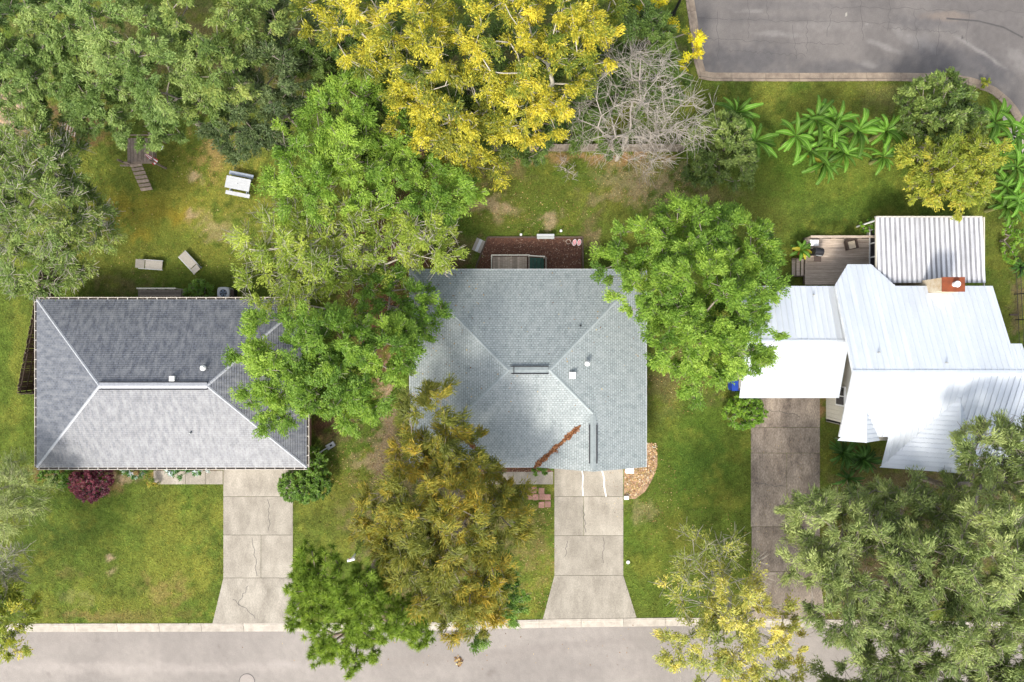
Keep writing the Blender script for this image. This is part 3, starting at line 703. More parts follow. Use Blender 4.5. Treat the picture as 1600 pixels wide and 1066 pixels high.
def roofz1(x, y): return EZ + PT * min(y - y0, y1 - y, x - x0, x1 - x)
def pipe_vent(root, org, px, py, zf, m, r=.12, h=.4):
    z = 4.0
    for i in range(6):
        p = P(px, py, z + h * .7); z = zf(p.x, p.y)
    mb = MB(org); p = P(px, py, z + h * .7); p.z = z - .1
    mb.tube(p, p + Vector((0, 0, h)), r * .8, r * .8, 12); mb.tube(p + Vector((0, 0, h)), p + Vector((0, 0, h + .12)), r * 1.3, r * .7, 12)
    return mb.build('vent_pipe', m, root)
def box_vent(root, org, px, py, zf, m, s=.34):
    z = 4.0
    for i in range(6): p = P(px, py, z); z = zf(p.x, p.y)
    mb = MB(org); mb.box(Vector((p.x, p.y, z + .08)), (s, s, .26)); mb.box(Vector((p.x, p.y - .02, z + .225)), (s * 1.15, s * 1.15, .03)); return mb.build('box_vent', m, root)
pipe_vent(roof1, org, 317, 575, roofz1, M['white'], .15)
box_vent(roof1, org, 271, 591, roofz1, M['white'], .28)
pipe_vent(roof1, org, 297, 677, roofz1, M['steel'], .06, .2)
mb = MB(org); mb.box((P(404, 735).x, y0 + .44, 1.15), (4.8, .06, 2.2)); gd = mb.build('garage_door', M['white'], h1)
mb = MB(org); mb.box((P(270, 735).x, y0 + .45, 1.05), (.95, .06, 2.05)); mb.build('door', M['darkwood'], h1)
for px in (110, 190):
    mb = MB(org); mb.box((P(px, 735).x, y0 + .45, 1.5), (1.3, .05, 1.2)); f_ = mb.build('window', M['white'], h1)
    mb = MB(org); mb.box((P(px, 735).x, y0 + .42, 1.5), (1.15, .03, 1.05)); mb.build('pane', M['glass'], f_)
mb = MB(org)
mb.tube((x1 + .07, y1 - .4, EZ - .12), (x1 + .07, y1 - .4, .1), .05, .05, 8); mb.tube((x1 + .07, y1 - .4, .1), (x1 + .5, y1 - .5, .06), .05, .05, 8)
mb.build('downspout', M['gutter'], h1)

# ---- middle house
a = P(640, 730, EZ); b = P(1010, 421, EZ); x0, y0, x1, y1 = a.x, a.y, b.x, b.y
PT2 = .42; hh = (y1 - y0) / 2; rz = EZ + PT2 * hh; ym = (y0 + y1) / 2; org2 = Vector(((x0 + x1) / 2, ym, 0))
h2 = thing('house', 'middle house with pale grey shingle hip roof and front gable over the garage', 'house', org2)
wallbox(h2, org2, x0 + .45, y0 + .45, x1 - .45, y1 - .45, EZ - .1, M['siding'])
rl, rr_ = (x0 + hh, ym), (x1 - hh, ym)
vx = P(835, 730, EZ).x; hw = (x1 - vx) / 2; wr = (x1 - hw, y0 + hw)          # right wing
hl = 2.9; wl = (x0 + hl, y0 + hl); vl = x0 + 2 * hl                             # left wing
mb = MB(org2)
shingle_face(mb, [(x0, y1), (x1, y1), rr_, rl], (0, -1), (x0, y1), EZ, PT2, .155)
shingle_face(mb, [(x1, y1), (x1, y0), (wr[0], y0), wr, rr_], (-1, 0), (x1, y0), EZ, PT2, .155)
shingle_face(mb, [(vx, y0), (wr[0], y0), wr], (1, 0), (vx, y0), EZ, PT2, .155)
shingle_face(mb, [rl, rr_, wr, (vx, y0), (vl, y0), wl], (0, 1), (x0, y0), EZ, PT2, .155)
shingle_face(mb, [(vl, y0), (wl[0], y0), wl], (-1, 0), (vl, y0), EZ, PT2, .155)
shingle_face(mb, [(x0, y1), (x0, y0), (wl[0], y0), wl, rl], (1, 0), (x0, y0), EZ, PT2, .155)
roof2 = mb.build('roof', M['roof2'], h2)
def E3(p, q=None):
    return Vector((p[0], p[1], EZ + PT2 * q))
mb = MB(org2); R1 = E3(rl, hh); R2 = E3(rr_, hh); W1 = E3(wr, hw); W2 = E3(wl, hl)
for pa_, pb_ in (((x0, y1, EZ), R1), ((x1, y1, EZ), R2), (W1, R2), (W2, R1), ((wl[0], y0, W2.z), W2)):
    mb = MB(org2); caps(mb, pa_, pb_, .10); mb.build('hip_cap', M['cap2'], roof2)
mb = MB(org2); caps(mb, (R1.x + .1, ym, rz - .02), (R2.x - .1, ym, rz - .02), .2, .25, .05); caps(mb, (wr[0], y0 + .2, W1.z - .02), (wr[0], W1.y - .1, W1.z - .02), .2, .25, .05); mb.build('ridge_vent', M['ridge2'], roof2)
mb = MB(org2)
for s in (-1, 1):
    mb.box(((R1.x + R2.x) / 2 + .05, ym + s * .235, rz - .03), (2.35, .06, .12)); mb.box((wr[0] + s * .235, (y0 + W1.y) / 2 - .1, W1.z - .03), (.06, 2.5, .12))
mb.box((R1.x + .35, ym, rz + .07), (.045, .44, .03))
mb.build('vent_slot', M['black'], roof2)
for (xr, zr, h_, nm) in ((wr[0], W1.z, hw, 0), (wl[0], W2.z, hl, 1)):
    mb = MB(org2); mb.poly([(xr - h_ + .1, y0 + .35, EZ - .02), (xr + h_ - .1, y0 + .35, EZ - .02), (xr, y0 + .35, zr - .05)]); mb.build('gable_wall', M['siding'], h2)
mb = MB(org2); mb.prism([(x0 + .02, y0 + .02), (x1 - .02, y0 + .02), (x1 - .02, y1 - .02), (x0 + .02, y1 - .02)], EZ - .15, EZ - .03); mb.build('soffit', M['white'], h2)
mb = MB(org2)
mb.box((x0 - .012, ym, EZ - .04), (.025, y1 - y0, .10)); mb.box((x1 + .012, ym, EZ - .04), (.025, y1 - y0, .10)); mb.box(((x0 + x1) / 2, y1 + .012, EZ - .04), (x1 - x0, .025, .10)); mb.box(((vl + vx) / 2, y0 - .012, EZ - .04), (vx - vl, .025, .10))
mb.build('drip_edge', M['metalflash'], roof2)
def roofz2(x, y): return EZ + PT2 * min(y1 - y, x1 - x, x - x0)
pipe_vent(roof2, org2, 918, 568, roofz2, M['white'], .14, .42)
box_vent(roof2, org2, 894, 586, roofz2, M['white'], .36)
pipe_vent(roof2, org2, 907, 509, roofz2, M['black'], .05, .15)
mb = MB(org2); mb.box((P(920, 735).x * .98, y0 + .36, 1.15), (4.6, .06, 2.2)); mb.build('garage_door', M['white'], h2)
mb = MB(org2); mb.box((P(800, 735).x, y0 + .38, 1.1), (1.0, .06, 2.1)); mb.build('door', M['darkwood'], h2)
mb = MB(org2); mb.box((P(690, 735).x, y0 + .38, 1.5), (1.5, .05, 1.2)); f_ = mb.build('window', M['white'], h2)
mb = MB(org2); mb.box((P(690, 735).x, y0 + .35, 1.5), (1.3, .03, 1.05)); mb.build('pane', M['glass'], f_)
# brown needles gathered in the valleys
def needles(name, A, B, spans, wmax, label, n=900):
    A = Vector(A); B = Vector(B); d = (B - A); nn = Vector((-d.y, d.x, 0)).normalized(); pts = []
    rg = random.Random(4)
    while len(pts) < n:
        s0, s1 = rg.choice(spans); t = rg.random(); u = lerp(s0, s1, t); w_ = wmax * math.sin(math.pi * t) ** .8
        w_ *= .35 + .9 * vnoise(u * 14, 3.3); o_ = max(-1.4, min(1.4, rg.gauss(0, .5))) * w_; p = A + d * u + nn * o_
        pts.append((p.x, p.y, p.z + abs(o_) * .30 + .035 + rg.random() * .02))
    o = scatter_leaves(name, pts, .075, M['needle']); tag(o, label, 'pine straw')
M['needle'] = leafmat('rusty_needles', [(0, (.10, .035, .015)), (.6, (.21, .085, .035)), (1, (.33, .16, .07))], .9, 0)
needles('pine_straw', W1, (vx, y0, EZ), ((.22, .52), (.5, .8), (.74, 1.0)), .24, 'rust brown pine needles caught in the roof valley beside the garage gable', 900)
needles('pine_straw', W2, (vl, y0, EZ), ((.05, .6), (.5, .9)), .22, 'rust brown pine needles in the roof valley under the golden tree', 420)

pts = []
while len(pts) < 150:
    x, y = R.uniform(x0 + .2, x1 - .2), R.uniform(y0 + .2, y1 - .2)
    if roofz2(x, y) > 0 and (x < x0 + 5 or R.random() < .35) and not (y < y0 + 4): pts.append((x, y, roofz2(x, y) + .05))
scatter_leaves('roof_leaves', pts, .055, M['litter'], label='a few brown leaves lying on the middle grey roof', cat='leaves')
# ---- metal roofed house at right
def panels(root, org, poly, zf, along, m, width=.37, name='roof_panel', th=.02, seam=.06, phase=0.0):
    """standing seam panels: strips of the polygon running up the slope"""
    if area(poly) < 0: poly = poly[::-1]
    ac = (-along[1], along[0]); vals = [p[0] * ac[0] + p[1] * ac[1] for p in poly]
    k = math.floor((min(vals) - phase) / width)
    while k * width + phase < max(vals):
        c0 = k * width + phase; q = clip(clip(poly, ac, c0 + .004, True), ac, c0 + width - .004, False); k += 1
        if len(q) < 3 or abs(area(q)) < .004: continue
        mb = MB(org); mb.prism(q, lambda p: zf(p) - th, lambda p: zf(p))
        s = clip(q, ac, c0 + .045, False)
        if len(s) >= 3 and abs(area(s)) > .001:
            mb.prism(s, lambda p: zf(p) + .0015, lambda p: zf(p) + seam)
        mb.build(name, m, root)
org3 = P(1430, 560); org3.z = 0
h3 = thing('house', 'white metal roofed house with attached garage, chimney and small front gables', 'house', org3)
# garage wing
a = P(1155, 622, 2.9); b = P(1310, 447, 2.9); gx0, gy0, gx1, gy1 = a.x, a.y, 21.8, b.y
gm_ = (gy0 + gy1) / 2; gp = .35; ghh = (gy1 - gy0) / 2
zg = lambda p: 2.9 + gp * (ghh - abs(p[1] - gm_))
panels(h3, org3, [(gx0, gy0), (gx1, gy0), (gx1, gm_), (gx0, gm_)], zg, (0, 1), M['metal'])
panels(h3, org3, [(gx0, gm_), (gx1, gm_), (gx1, gy1), (gx0, gy1)], zg, (0, 1), M['metal'])
mb = MB(org3); caps(mb, (gx0, gm_, 2.9 + gp * ghh), (gx1, gm_, 2.9 + gp * ghh), .16, 3.0, .05); mb.build('ridge_cap', M['metal'], h3)
wallbox(h3, org3, gx0 + .6, gy0 + .45, gx1 - .1, gy1 - .4, 2.75, M['siding'])
mb = MB(org3); mb.poly([(gx0 + .6, gy0 + .4, 2.76), (gx0 + .6, gm_, 2.7 + gp * ghh), (gx0 + .6, gy1 - .4, 2.76)]); mb.build('gable_wall', M['siding'], h3)
mb = MB(org3); mb.box(((gx0 + gx1) / 2 + .4, gy0 + .42, 1.15), (4.6, .06, 2.2)); mb.build('garage_door', M['white'], h3)
# main body
MX0 = 21.24; RY = -1.99; RZ = 5.92; MP = .42
zm = lambda p: RZ - MP * abs(p[1] - RY)
UE = P(1450, 447, 3.5).y
bx_ = [P(1303, 442, 3.4).x, P(1325, 413, 3.0).x, P(1362, 413, 3.0).x, P(1397, 446, 3.4).x]; by_ = P(1340, 413, 2.95).y
mx1 = P(1550, 447, 3.5).x
panels(h3, org3, [(MX0, RY), (mx1, RY), (mx1, UE), (bx_[3], UE), (bx_[2], by_), (bx_[1], by_), (MX0, UE + .05)], zm, (0, 1), M['metal'])
LE = P(1340, 683, 4.2).y; LE2 = P(1420, 727, 3.3).y; sx = P(1385, 690, 3.9).x
mx2 = P(1600, 640, 4.4).x + 1.2
panels(h3, org3, [(MX0, RY), (MX0, LE), (sx, LE), (sx, LE2), (mx2, LE2), (mx2, RY)], zm, (0, 1), M['metal'])
mx3 = P(1594, 537, 5.0).x; UE3 = P(1590, 537, 5.0).y
panels(h3, org3, [(mx1 + .01, RY), (mx3, RY), (mx3, UE3), (mx1 + .01, UE3)], zm, (0, 1), M['metal'])
mb = MB(org3); caps(mb, (MX0, RY, RZ), (mx3, RY, RZ), .18, 3.0, .07); mb.build('ridge_cap', M['metal'], h3)
mb = MB(org3)  # rake trim along the left gable
for (p, q) in (((MX0 - .015, UE, zm((0, UE)) - .06), (MX0 - .015, RY, RZ - .06)), ((MX0 - .015, RY, RZ - .06), (MX0 - .015, LE, zm((0, LE)) - .06))):
    p = Vector(p); q = Vector(q); n_ = Vector((0, 0, .09)); mb.poly([p - n_, q - n_, q + n_, p + n_]); e = Vector((.04, 0, 0)); mb.poly([p + n_, q + n_, q + n_ + e, p + n_ + e])
mb.build('rake_trim', M['metalflash'], h3)
# walls of the main body
wx = 22.3; WL = LE + .5; WU = UE - .6
def zwall(y): return zm((0, y)) - .12
mb = MB(org3); ys = [WL, (WL + RY) / 2, RY, (RY + WU) / 2, WU]
mb.poly([(wx, ys[0], 0)] + [(wx, y, zwall(y)) for y in ys] + [(wx, ys[-1], 0)]); 
mb.build('gable_wall', M['siding'], h3)
mb = MB(org3)
for i, y in enumerate(np.arange(WL + .05, WU, .3)):
    mb.box((wx - .012, y, 1.4), (.02, .03, 2.7))
mb.build('siding_batten', M['siding'], h3)
mb = MB(org3); mb.box((wx + (34.4 - wx) / 2, WL + .1, 1.45), (34.4 - wx, .2, 2.9)); mb.build('wall', M['siding'], h3)
mb = MB(org3); mb.box((wx + (31.1 - wx) / 2, WU - .1, 1.45), (31.1 - wx, .2, 2.9)); mb.build('wall', M['siding'], h3)
mb = MB(org3); mb.box((31.1, (RY + WU) / 2, 1.7), (.2, WU - RY, 3.4)); mb.build('wall', M['siding'], h3)
mb = MB(org3); mb.box((34.0, (WL + RY) / 2, 1.7), (.2, RY - WL, 3.4)); mb.build('wall', M['siding'], h3)
wy = (P(0, 604, 2.3).y + P(0, 634, 2.3).y) / 2
mb = MB(org3); mb.box((wx - .05, wy, 2.25), (.10, 1.35, 1.25)); f_ = mb.build('window', M['white'], h3)
for s in (-1, 1):
    mb = MB(org3); mb.box((wx - .105, wy + s * .31, 2.25), (.03, .54, 1.05)); mb.build('pane', M['glass'], f_)
# small front gables
def gable(xr, xa, xb, yt, yf, zr, pl, pr, nm):
    """ridge at xr from yt (where it dies into the main roof) to yf; left and right slopes"""
    zl = lambda p: zr - pl * (xr - p[0]); zq = lambda p: zr - pr * (p[0] - xr)
    def meet(side, y):   # x where the gable slope meets the main roof plane at this y
        zmain = zm((0, y)); return xr - (zr - zmain) / pl if side < 0 else xr + (zr - zmain) / pr
    panels(h3, org3, [(xr, yt), (max(xa, meet(-1, yf)), yf), (xr, yf)], zl, (1, 0), M['metal'], .30, seam=.028)
    panels(h3, org3, [(xr, yt), (xr, yf), (min(xb, meet(1, yf)), yf)], zq, (1, 0), M['metal'], .30, seam=.028)
    mb = MB(org3); caps(mb, (xr, yf, zr), (xr, yt, zr), .06, 3.0, .025); mb.build('ridge_cap', M['metal'], h3)
    mb = MB(org3); A = meet(-1, yf); B = meet(1, yf)
    mb.poly([(A, yf + .12, zm((0, yf)) - .3), (B, yf + .12, zm((0, yf)) - .3), (xr, yf + .12, zr - .08)]); mb.build('gable_wall', M['siding'], h3)
zr_ = 5.26; yt_ = RY - (RZ - zr_) / MP
gable(P(1500, 640, zr_).x, 0, 99, yt_, LE2 - .15, zr_, .506, .75, 'a')
zr_ = 4.96; yt_ = RY - (RZ - zr_) / MP
gable(P(1353, 660, zr_).x, MX0 - .1, 99, yt_, LE - .25, zr_, .62, .66, 'b')
# entrance bay under the little gable
mb = MB(org3); mb.box((P(1350, 690, 1.5).x, LE + .05, 1.5), (1.9, .9, 3.0)); mb.build('wall', M['siding'], h3)
# chimney
cx0, cx1 = P(1472, 0, 5.2).x, P(1508, 0, 5.2).x; cy0, cy1 = P(0, 456, 5.2).y, P(0, 433, 5.2).y
mb = MB(org3); mb.prism([(cx0 + .03, cy0 + .03), (cx1 - .03, cy0 + .03), (cx1 - .03, cy1 - .03), (cx0 + .03, cy1 - .03)], 0, 5.15); ch = mb.build('chimney', M['rustwash'], h3)
mb = MB(org3); mb.prism([(cx0, cy0), (cx1, cy0), (cx1, cy1), (cx0, cy1)], 5.152, 5.2); mb.build('chimney_cap', M['rust'], ch)
cc = Vector(((cx0 + cx1) / 2 + .05, (cy0 + cy1) / 2, 5.2)); mb = MB(org3); mb.tube(cc, cc + Vector((0, 0, .3)), .16, .16, 16); mb.tube(cc + Vector((0, 0, .3)), cc + Vector((0, 0, .38)), .21, .17, 16); mb.build('flue', M['white'], ch)
mb = MB(org3)
apx = Vector((cx0 + .45, cy0 - 1.0, zm((0, cy0 - 1.0)) + .02)); pa = Vector((cx0 - .05, cy0, zm((0, cy0)) + .02)); pb = Vector((cx0 + .95, cy0, zm((0, cy0)) + .02)); pt = Vector((cx0 + .45, cy0, zm((0, cy0)) + .42))
mb.poly([pa, apx, pt]); mb.poly([apx, pb, pt]); mb.build('cricket', M['metalflash'], h3)
def rz3(x, y): return zm((x, y))
for (px, py) in ((1374, 551), (1480, 567), (1272, 461)):
    pipe_vent(h3, org3, px, py, rz3 if px > 1300 else (lambda x, y: zg((x, y))), M['steel'], .055, .22)
# patio cover with weathered tin
pz = lambda p: 2.75 + .07 * (P(0, 340, 2.75).y - p[1])
pa = P(1368, 340, 2.75); px1 = P(1535, 340, 2.75).x
pcov = thing('patio_cover', 'weathered corrugated tin patio roof on screened porch behind the white house', 'porch', Vector(((pa.x + px1) / 2, 6, 0)))
po = pcov.location
xx = pa.x; yl, yh = UE + .25, pa.y
while xx < px1 - .05:
    x2 = min(xx + .165, px1); x3 = min(xx + .33, px1)
    mb = MB(po); mb.prism([(xx + .002, yl), (x3 - .002, yl), (x3 - .002, yh), (xx + .002, yh)], lambda p: pz(p) - .015, pz); tp = mb.build('tin_panel', M['tindirt'], pcov)
    mb = MB(po); mb.prism([(xx + .02, yl - .004), (x2 + .03, yl - .004), (x2 + .03, yh + .004), (xx + .02, yh + .004)], lambda p: pz(p) + .001, lambda p: pz(p) + .045); mb.build('rib', M['tin'], tp)
    xx += .33
mb = MB(po); mb.box(((pa.x + px1) / 2, pa.y + .05, 2.68), (px1 - pa.x, .09, .14)); mb.box((px1 + .03, (pa.y + UE) / 2, 2.84), (.05, pa.y - UE, .14)); mb.box((pa.x - .03, (pa.y + UE) / 2, 2.84), (.05, pa.y - UE, .14)); mb.build('fascia', M['siding'], pcov)
mb = MB(po); mb.tube((pa.x + .15, pa.y - .15, 0), (pa.x + .15, pa.y - .15, 2.6), .06); mb.tube((px1 - .15, pa.y - .15, 0), (px1 - .15, pa.y - .15, 2.6), .06); mb.build('post', M['white'], pcov)
sxw = 25.12
mb = MB(po)
for y in np.linspace(UE + .3, pa.y - .5, 5): mb.box((sxw, y, 1.5), (.08, .09, 2.2))
for z in (.55, 1.45, 2.5): mb.box((sxw - .002, (UE + pa.y) / 2, z), (.07, pa.y - UE - .8, .08))
sf = mb.build('screen_frame', M['white'], pcov)
mb = MB(po); mb.box((sxw + .02, (UE + pa.y) / 2, 1.5), (.01, pa.y - UE - .9, 2.0)); mb.build('screen', M['black'], sf)
mb = MB(po); mb.box(((sxw + px1) / 2 - .1, (UE + pa.y) / 2 - .2, .22), (px1 - sxw - .3, pa.y - UE - .6, .42)); mb.build('porch_floor', M['conc'], pcov)
# deck: board by board
dz = .5; dA = P(1258, 373, dz); dB = P(1362, 444, dz)
deck = thing('deck', 'brown wooden deck with railing behind the white metal house', 'deck', Vector(((dA.x + dB.x) / 2, (dA.y + dB.y) / 2, 0))); do = deck.location
bd = MB(); L = dB.x - dA.x; bd.box((0, 0, 0), (L, .137, .035)); bme = bd.mesh('plank'); bme.materials.append(M['deck'])
y = dA.y - .07; n_ = 0
while y > P(0, 446, dz).y:
    o = link('plank', bme, None, deck); o.location = Vector(((dA.x + dB.x) / 2 + random.uniform(-.02, .02), y, dz - .02)) - do; o.rotation_euler = (random.uniform(-.02, .02), 0, 0)
    y -= .147; n_ += 1
mb = MB(do)
mb.box(((dA.x + dB.x) / 2, dA.y + .06, dz - .14), (L + .1, .05, .2)); mb.box((dA.x - .04, (dA.y + dB.y) / 2, dz - .14), (.05, dA.y - dB.y, .2)); mb.build('skirt_board', M['darkwood'], deck)
mb = MB(do); mb.box(((dA.x + dB.x) / 2, dA.y, dz + .88), (L, .16, .045)); mb.build('rail', M['deck'], deck)
for i in range(6):
    mb = MB(do); mb.box((lerp(dA.x + .05, dB.x - .05, i / 5), dA.y, dz + .4), (.09, .09, .88)); mb.build('rail_post', M['deck'], deck)
for i in range(3):
    mb = MB(do); mb.box((dA.x - .12 - .26 * i, P(0, 418, .3).y, dz - .12 - .14 * i), (.25, 1.15, .04)); mb.build('step', M['deck'], deck)
for s in (-1, 1):
    mb = MB(do); mb.box((dA.x - .4, P(0, 418, .3).y + s * .62, .3), (.9, .06, .24)); mb.build('stringer', M['darkwood'], deck)

# things on the deck
p = P(1331, 382, .95); p.z = dz
t = thing('armchair', 'dark wicker armchair with tan cushion on the deck', 'chair', p, math.radians(12))
mb = MB(); mb.box((0, 0, .2), (.62, .66, .32)); mb.build('seat', M['wicker'], t)
mb = MB(); mb.box((0, -.03, .40), (.50, .52, .09)); mb.box((0, -.03, .45), (.46, .48, .02)); mb.build('cushion', M['cushion'], t)
mb = MB(); mb.box((-.04, .34, .52), (.7, .09, .42), 0, Matrix.Rotation(-.2, 3, 'X')); mb.build('backrest', M['wicker'], t)
for s in (-1, 1):
    mb = MB(); mb.box((s * .34, -.02, .38), (.07, .62, .42)); mb.build('armrest', M['wicker'], t)
p = P(1277, 394, 1.2); p.z = dz
t = thing('grill', 'black barbecue grill on the left side of the deck', 'grill', p, math.radians(-4))
mb = MB(); mb.box((0, 0, .78), (.62, .55, .18)); mb.tube((-.3, 0, .9), (.3, 0, .9), .24, .24, 14); mb.build('firebox', M['black'], t)
mb = MB(); mb.box((0, -.50, .82), (.5, .36, .03)); mb.build('side_shelf', M['wicker'], t)
mb = MB(); mb.tube((-.2, -.27, .98), (.2, -.27, .98), .018, .018, 6); mb.build('handle', M['steel'], t)
for s in (-1, 1):
    mb = MB(); mb.box((s * .26, 0, .35), (.05, .45, .7)); mb.build('leg', M['black'], t)
p = P(1271, 380, .9); p.z = dz
t = thing('side_table', 'small white side table beside the grill on the deck', 'table', p)
mb = MB(); mb.box((0, 0, .52), (.62, .40, .04)); mb.build('tabletop', M['white'], t)
for a_ in (-1, 1):
    for b_ in (-1, 1):
        mb = MB(); mb.box((a_ * .27, b_ * .16, .25), (.04, .04, .5)); mb.build('leg', M['white'], t)
for i, px in enumerate((1143,)):
    p = P(px, 602); t = thing('blue_bin', 'blue plastic bin by the left end of the white garage', 'bin', p)
    mb = MB(); mb.prism([(-.26, -.3), (.26, -.3), (.26, .3), (-.26, .3)], 0, .9); mb.build('body', M['blue'], t)
    mb = MB(); mb.box((0, 0, .95), (.58, .66, .08)); mb.box((0, .33, .97), (.4, .08, .1)); mb.build('lid', M['blue'], t)
    for s in (-1, 1):
        mb = MB(); mb.tube((s * .24 - .03, .36, .12), (s * .24 + .03, .36, .12), .12, .12, 12); mb.build('wheel', M['black'], t)
p = P(1152, 600); t = thing('wheelie_bin', 'dark grey bin tucked beside the blue bin', 'bin', p)
mb = MB(); mb.prism([(-.22, -.34), (.22, -.34), (.22, .34), (-.22, .34)], 0, .95); mb.build('body', M['black'], t)
mb = MB(); mb.box((0, 0, 1.0), (.5, .74, .08)); mb.build('lid', M['wicker'], t)
mb = MB(); mb.tube((-.2, .38, .12), (.2, .38, .12), .11, .11, 12); mb.build('wheel', M['black'], t)

# ------------------------------------------------------------------ fences: picket by picket
def fence(label, a, b, m, h=1.8, w=.145, gap=.012, rails_side=1, group='wooden fences', posts=2.4):
    a = P(*a); b = P(*b); d = (b - a); L = d.length; d.normalize(); ang = math.atan2(d.y, d.x); n = Vector((-d.y, d.x, 0)) * rails_side
    t = thing('wooden_fence', label, 'fence', a, 0, group)
    bm_ = MB(); bm_.box((0, 0, h / 2), (w, .02, h)); me = bm_.mesh('picket'); me.materials.append(m)
    k = int(L / (w + gap))
    for i in range(k):
        o = link('picket', me, None, t); o.location = d * ((i + .5) * (w + gap)) + Vector((0, 0, random.uniform(-.03, .02))); o.rotation_euler = (random.uniform(-.015, .015), random.uniform(-.01, .01), ang)
    for z in (.35, .95, h - .25):
        mb = MB(); mb.box(d * (L / 2) + n * .035 + Vector((0, 0, z)), (L, .045, .09), ang); mb.build('rail', m, t)
    for i in range(int(L / posts) + 1):
        mb = MB(); mb.box(d * min(L, i * posts) + n * .10 + Vector((0, 0, h / 2 + .03)), (.09, .09, h + .06), ang); mb.build('post', m, t)
    return t
fence('long grey picket fence along the back of the middle yard', (640, 236), (1066, 237), M['fence'], 1.75, rails_side=1)
fence('dark picket fence leaning along the left side of the gutter house', (97, 395), (55, 612), M['darkwood'], 1.8, rails_side=1)
fence('short dark fence return at the left wall of the gutter house', (56, 613), (84, 613), M['darkwood'], 1.7, rails_side=1)
# low wire fence at the right edge
p = P(1586, 430); t = thing('wire_fence', 'thin wire fence with dark posts along the right edge of the yard', 'fence', p)
a = P(1583, 420) - p; b = P(1588, 540) - p
for i in range(4):
    q = a.lerp(b, i / 3); mb = MB(); mb.tube(q, q + Vector((0, 0, 1.1)), .035, .035, 6); mb.build('post', M['black'], t)
for z in (.3, .7, 1.08):
    mb = MB(); mb.tube(a + Vector((0, 0, z)), b + Vector((0, 0, z)), .018, .018, 5); mb.build('rail', M['black'], t)
p = P(1583, 492); mb = MB(p); mb.box(p + Vector((0, 0, .06)), (.6, .12, .12)); o = mb.build('timber_sleeper', M['darkwood']); o.location = p; tag(o, 'short dark timber sleeper beside the wire fence', 'timber')

# ------------------------------------------------------------------ garden furniture
# picnic table
p = P(372, 287, .7); p.z = 0
t = thing('picnic_table', 'pale grey plastic picnic table with two benches on the worn lawn', 'table', p, math.radians(-11))
for i in range(5):
    mb = MB(); mb.box((0, -.34 + i * .17, .73), (1.72, .164, .04)); mb.build('plank', M['plastic'], t)
mb = MB(); mb.tube((0, 0, .70), (0, 0, .757), .03, .03, 8); mb.build('parasol_hole', M['black'], t)
for s in (-1, 1):
    mb = MB(); mb.box((0, s * .70, .44), (1.72, .26, .04)); mb.build('bench', M['plastic'] if s < 0 else M['bluegrey'], t)
    mb = MB(); mb.box((s * .6, 0, .40), (.06, 1.5, .08)); mb.box((s * .6, .34, .36), (.06, .06, .8), 0, Matrix.Rotation(.45, 3, 'X')); mb.box((s * .6, -.34, .36), (.06, .06, .8), 0, Matrix.Rotation(-.45, 3, 'X')); mb.build('trestle', M['bluegrey'], t)
# sun loungers
def lounger(label, px, py, rz_):
    p = P(px, py, .35); p.z = 0
    t = thing('sun_lounger', label, 'sun lounger', p, rz_, 'sun loungers on the back lawn')
    mb = MB(); mb.box((.28, 0, .33), (1.2, .60, .04)); mb.build('seat', M['taupe'], t)
    mb = MB(); mb.box((-.63, 0, .47), (.56, .60, .04), 0, Matrix.Rotation(.5, 3, 'Y')); mb.build('backrest', M['taupe'], t)
    mb = MB()
    for s in (-1, 1): mb.box((.05, s * .325, .31), (1.7, .045, .05))
    mb.build('frame', M['steel'], t)
    for x in (-.65, .75):
        for s in (-1, 1):
            mb = MB(); mb.box((x, s * .31, .15), (.05, .045, .3)); mb.build('leg', M['steel'], t)
lounger('taupe sun lounger lying nearly straight on the lawn behind the gutter house', 234, 413.5, math.radians(-4))
lounger('taupe sun lounger turned at an angle toward the leafy tree', 297, 411, math.radians(133))
# play set with ramp
p = P(222, 236, 1.2); p.z = 0
t = thing('play_set', 'weathered wooden play set platform with ramp under the oaks', 'play set', p, 0)
for i in range(9):
    mb = MB(); mb.box((-.9 + i * .225, 0, 1.2), (.21, 1.75, .04)); mb.build('plank', M['play'], t)
for a_ in (-1, 1):
    for b_ in (-1, 1):
        mb = MB(); mb.box((a_ * 1.05, b_ * .9, 1.15), (.11, .11, 2.3)); mb.build('post', M['play'], t)
for (c_, s_) in (((1.05, 0, 1.75), (.05, 1.8, .16)), ((1.05, 0, 1.45), (.05, 1.8, .16)), ((.35, -.93, 1.75), (1.3, .05, .16)), ((-.85, -.93, 1.55), (.35, .05, .5)), ((0, .93, 1.75), (2.1, .05, .16)), ((.3, .0, 1.95), (.06, 1.7, .08))):
    mb = MB(); mb.box(c_, s_); mb.build('rail', M['play'], t)
R_ = Matrix.Rotation(math.radians(34), 3, 'X')
for i in range(7):
    mb = MB(); mb.box((-.45 + i * .03 - .0, -.95 - .24 * i, 1.12 - i * .16), (.82, .23, .04), math.radians(8), Matrix.Rotation(-math.radians(-34), 3, 'X')); mb.build('ramp_plank', M['play'], t)
mb = MB(); mb.box((-1.35, -.92, .85), (.7, .10, .12)); mb.build('beam', M['play'], t)
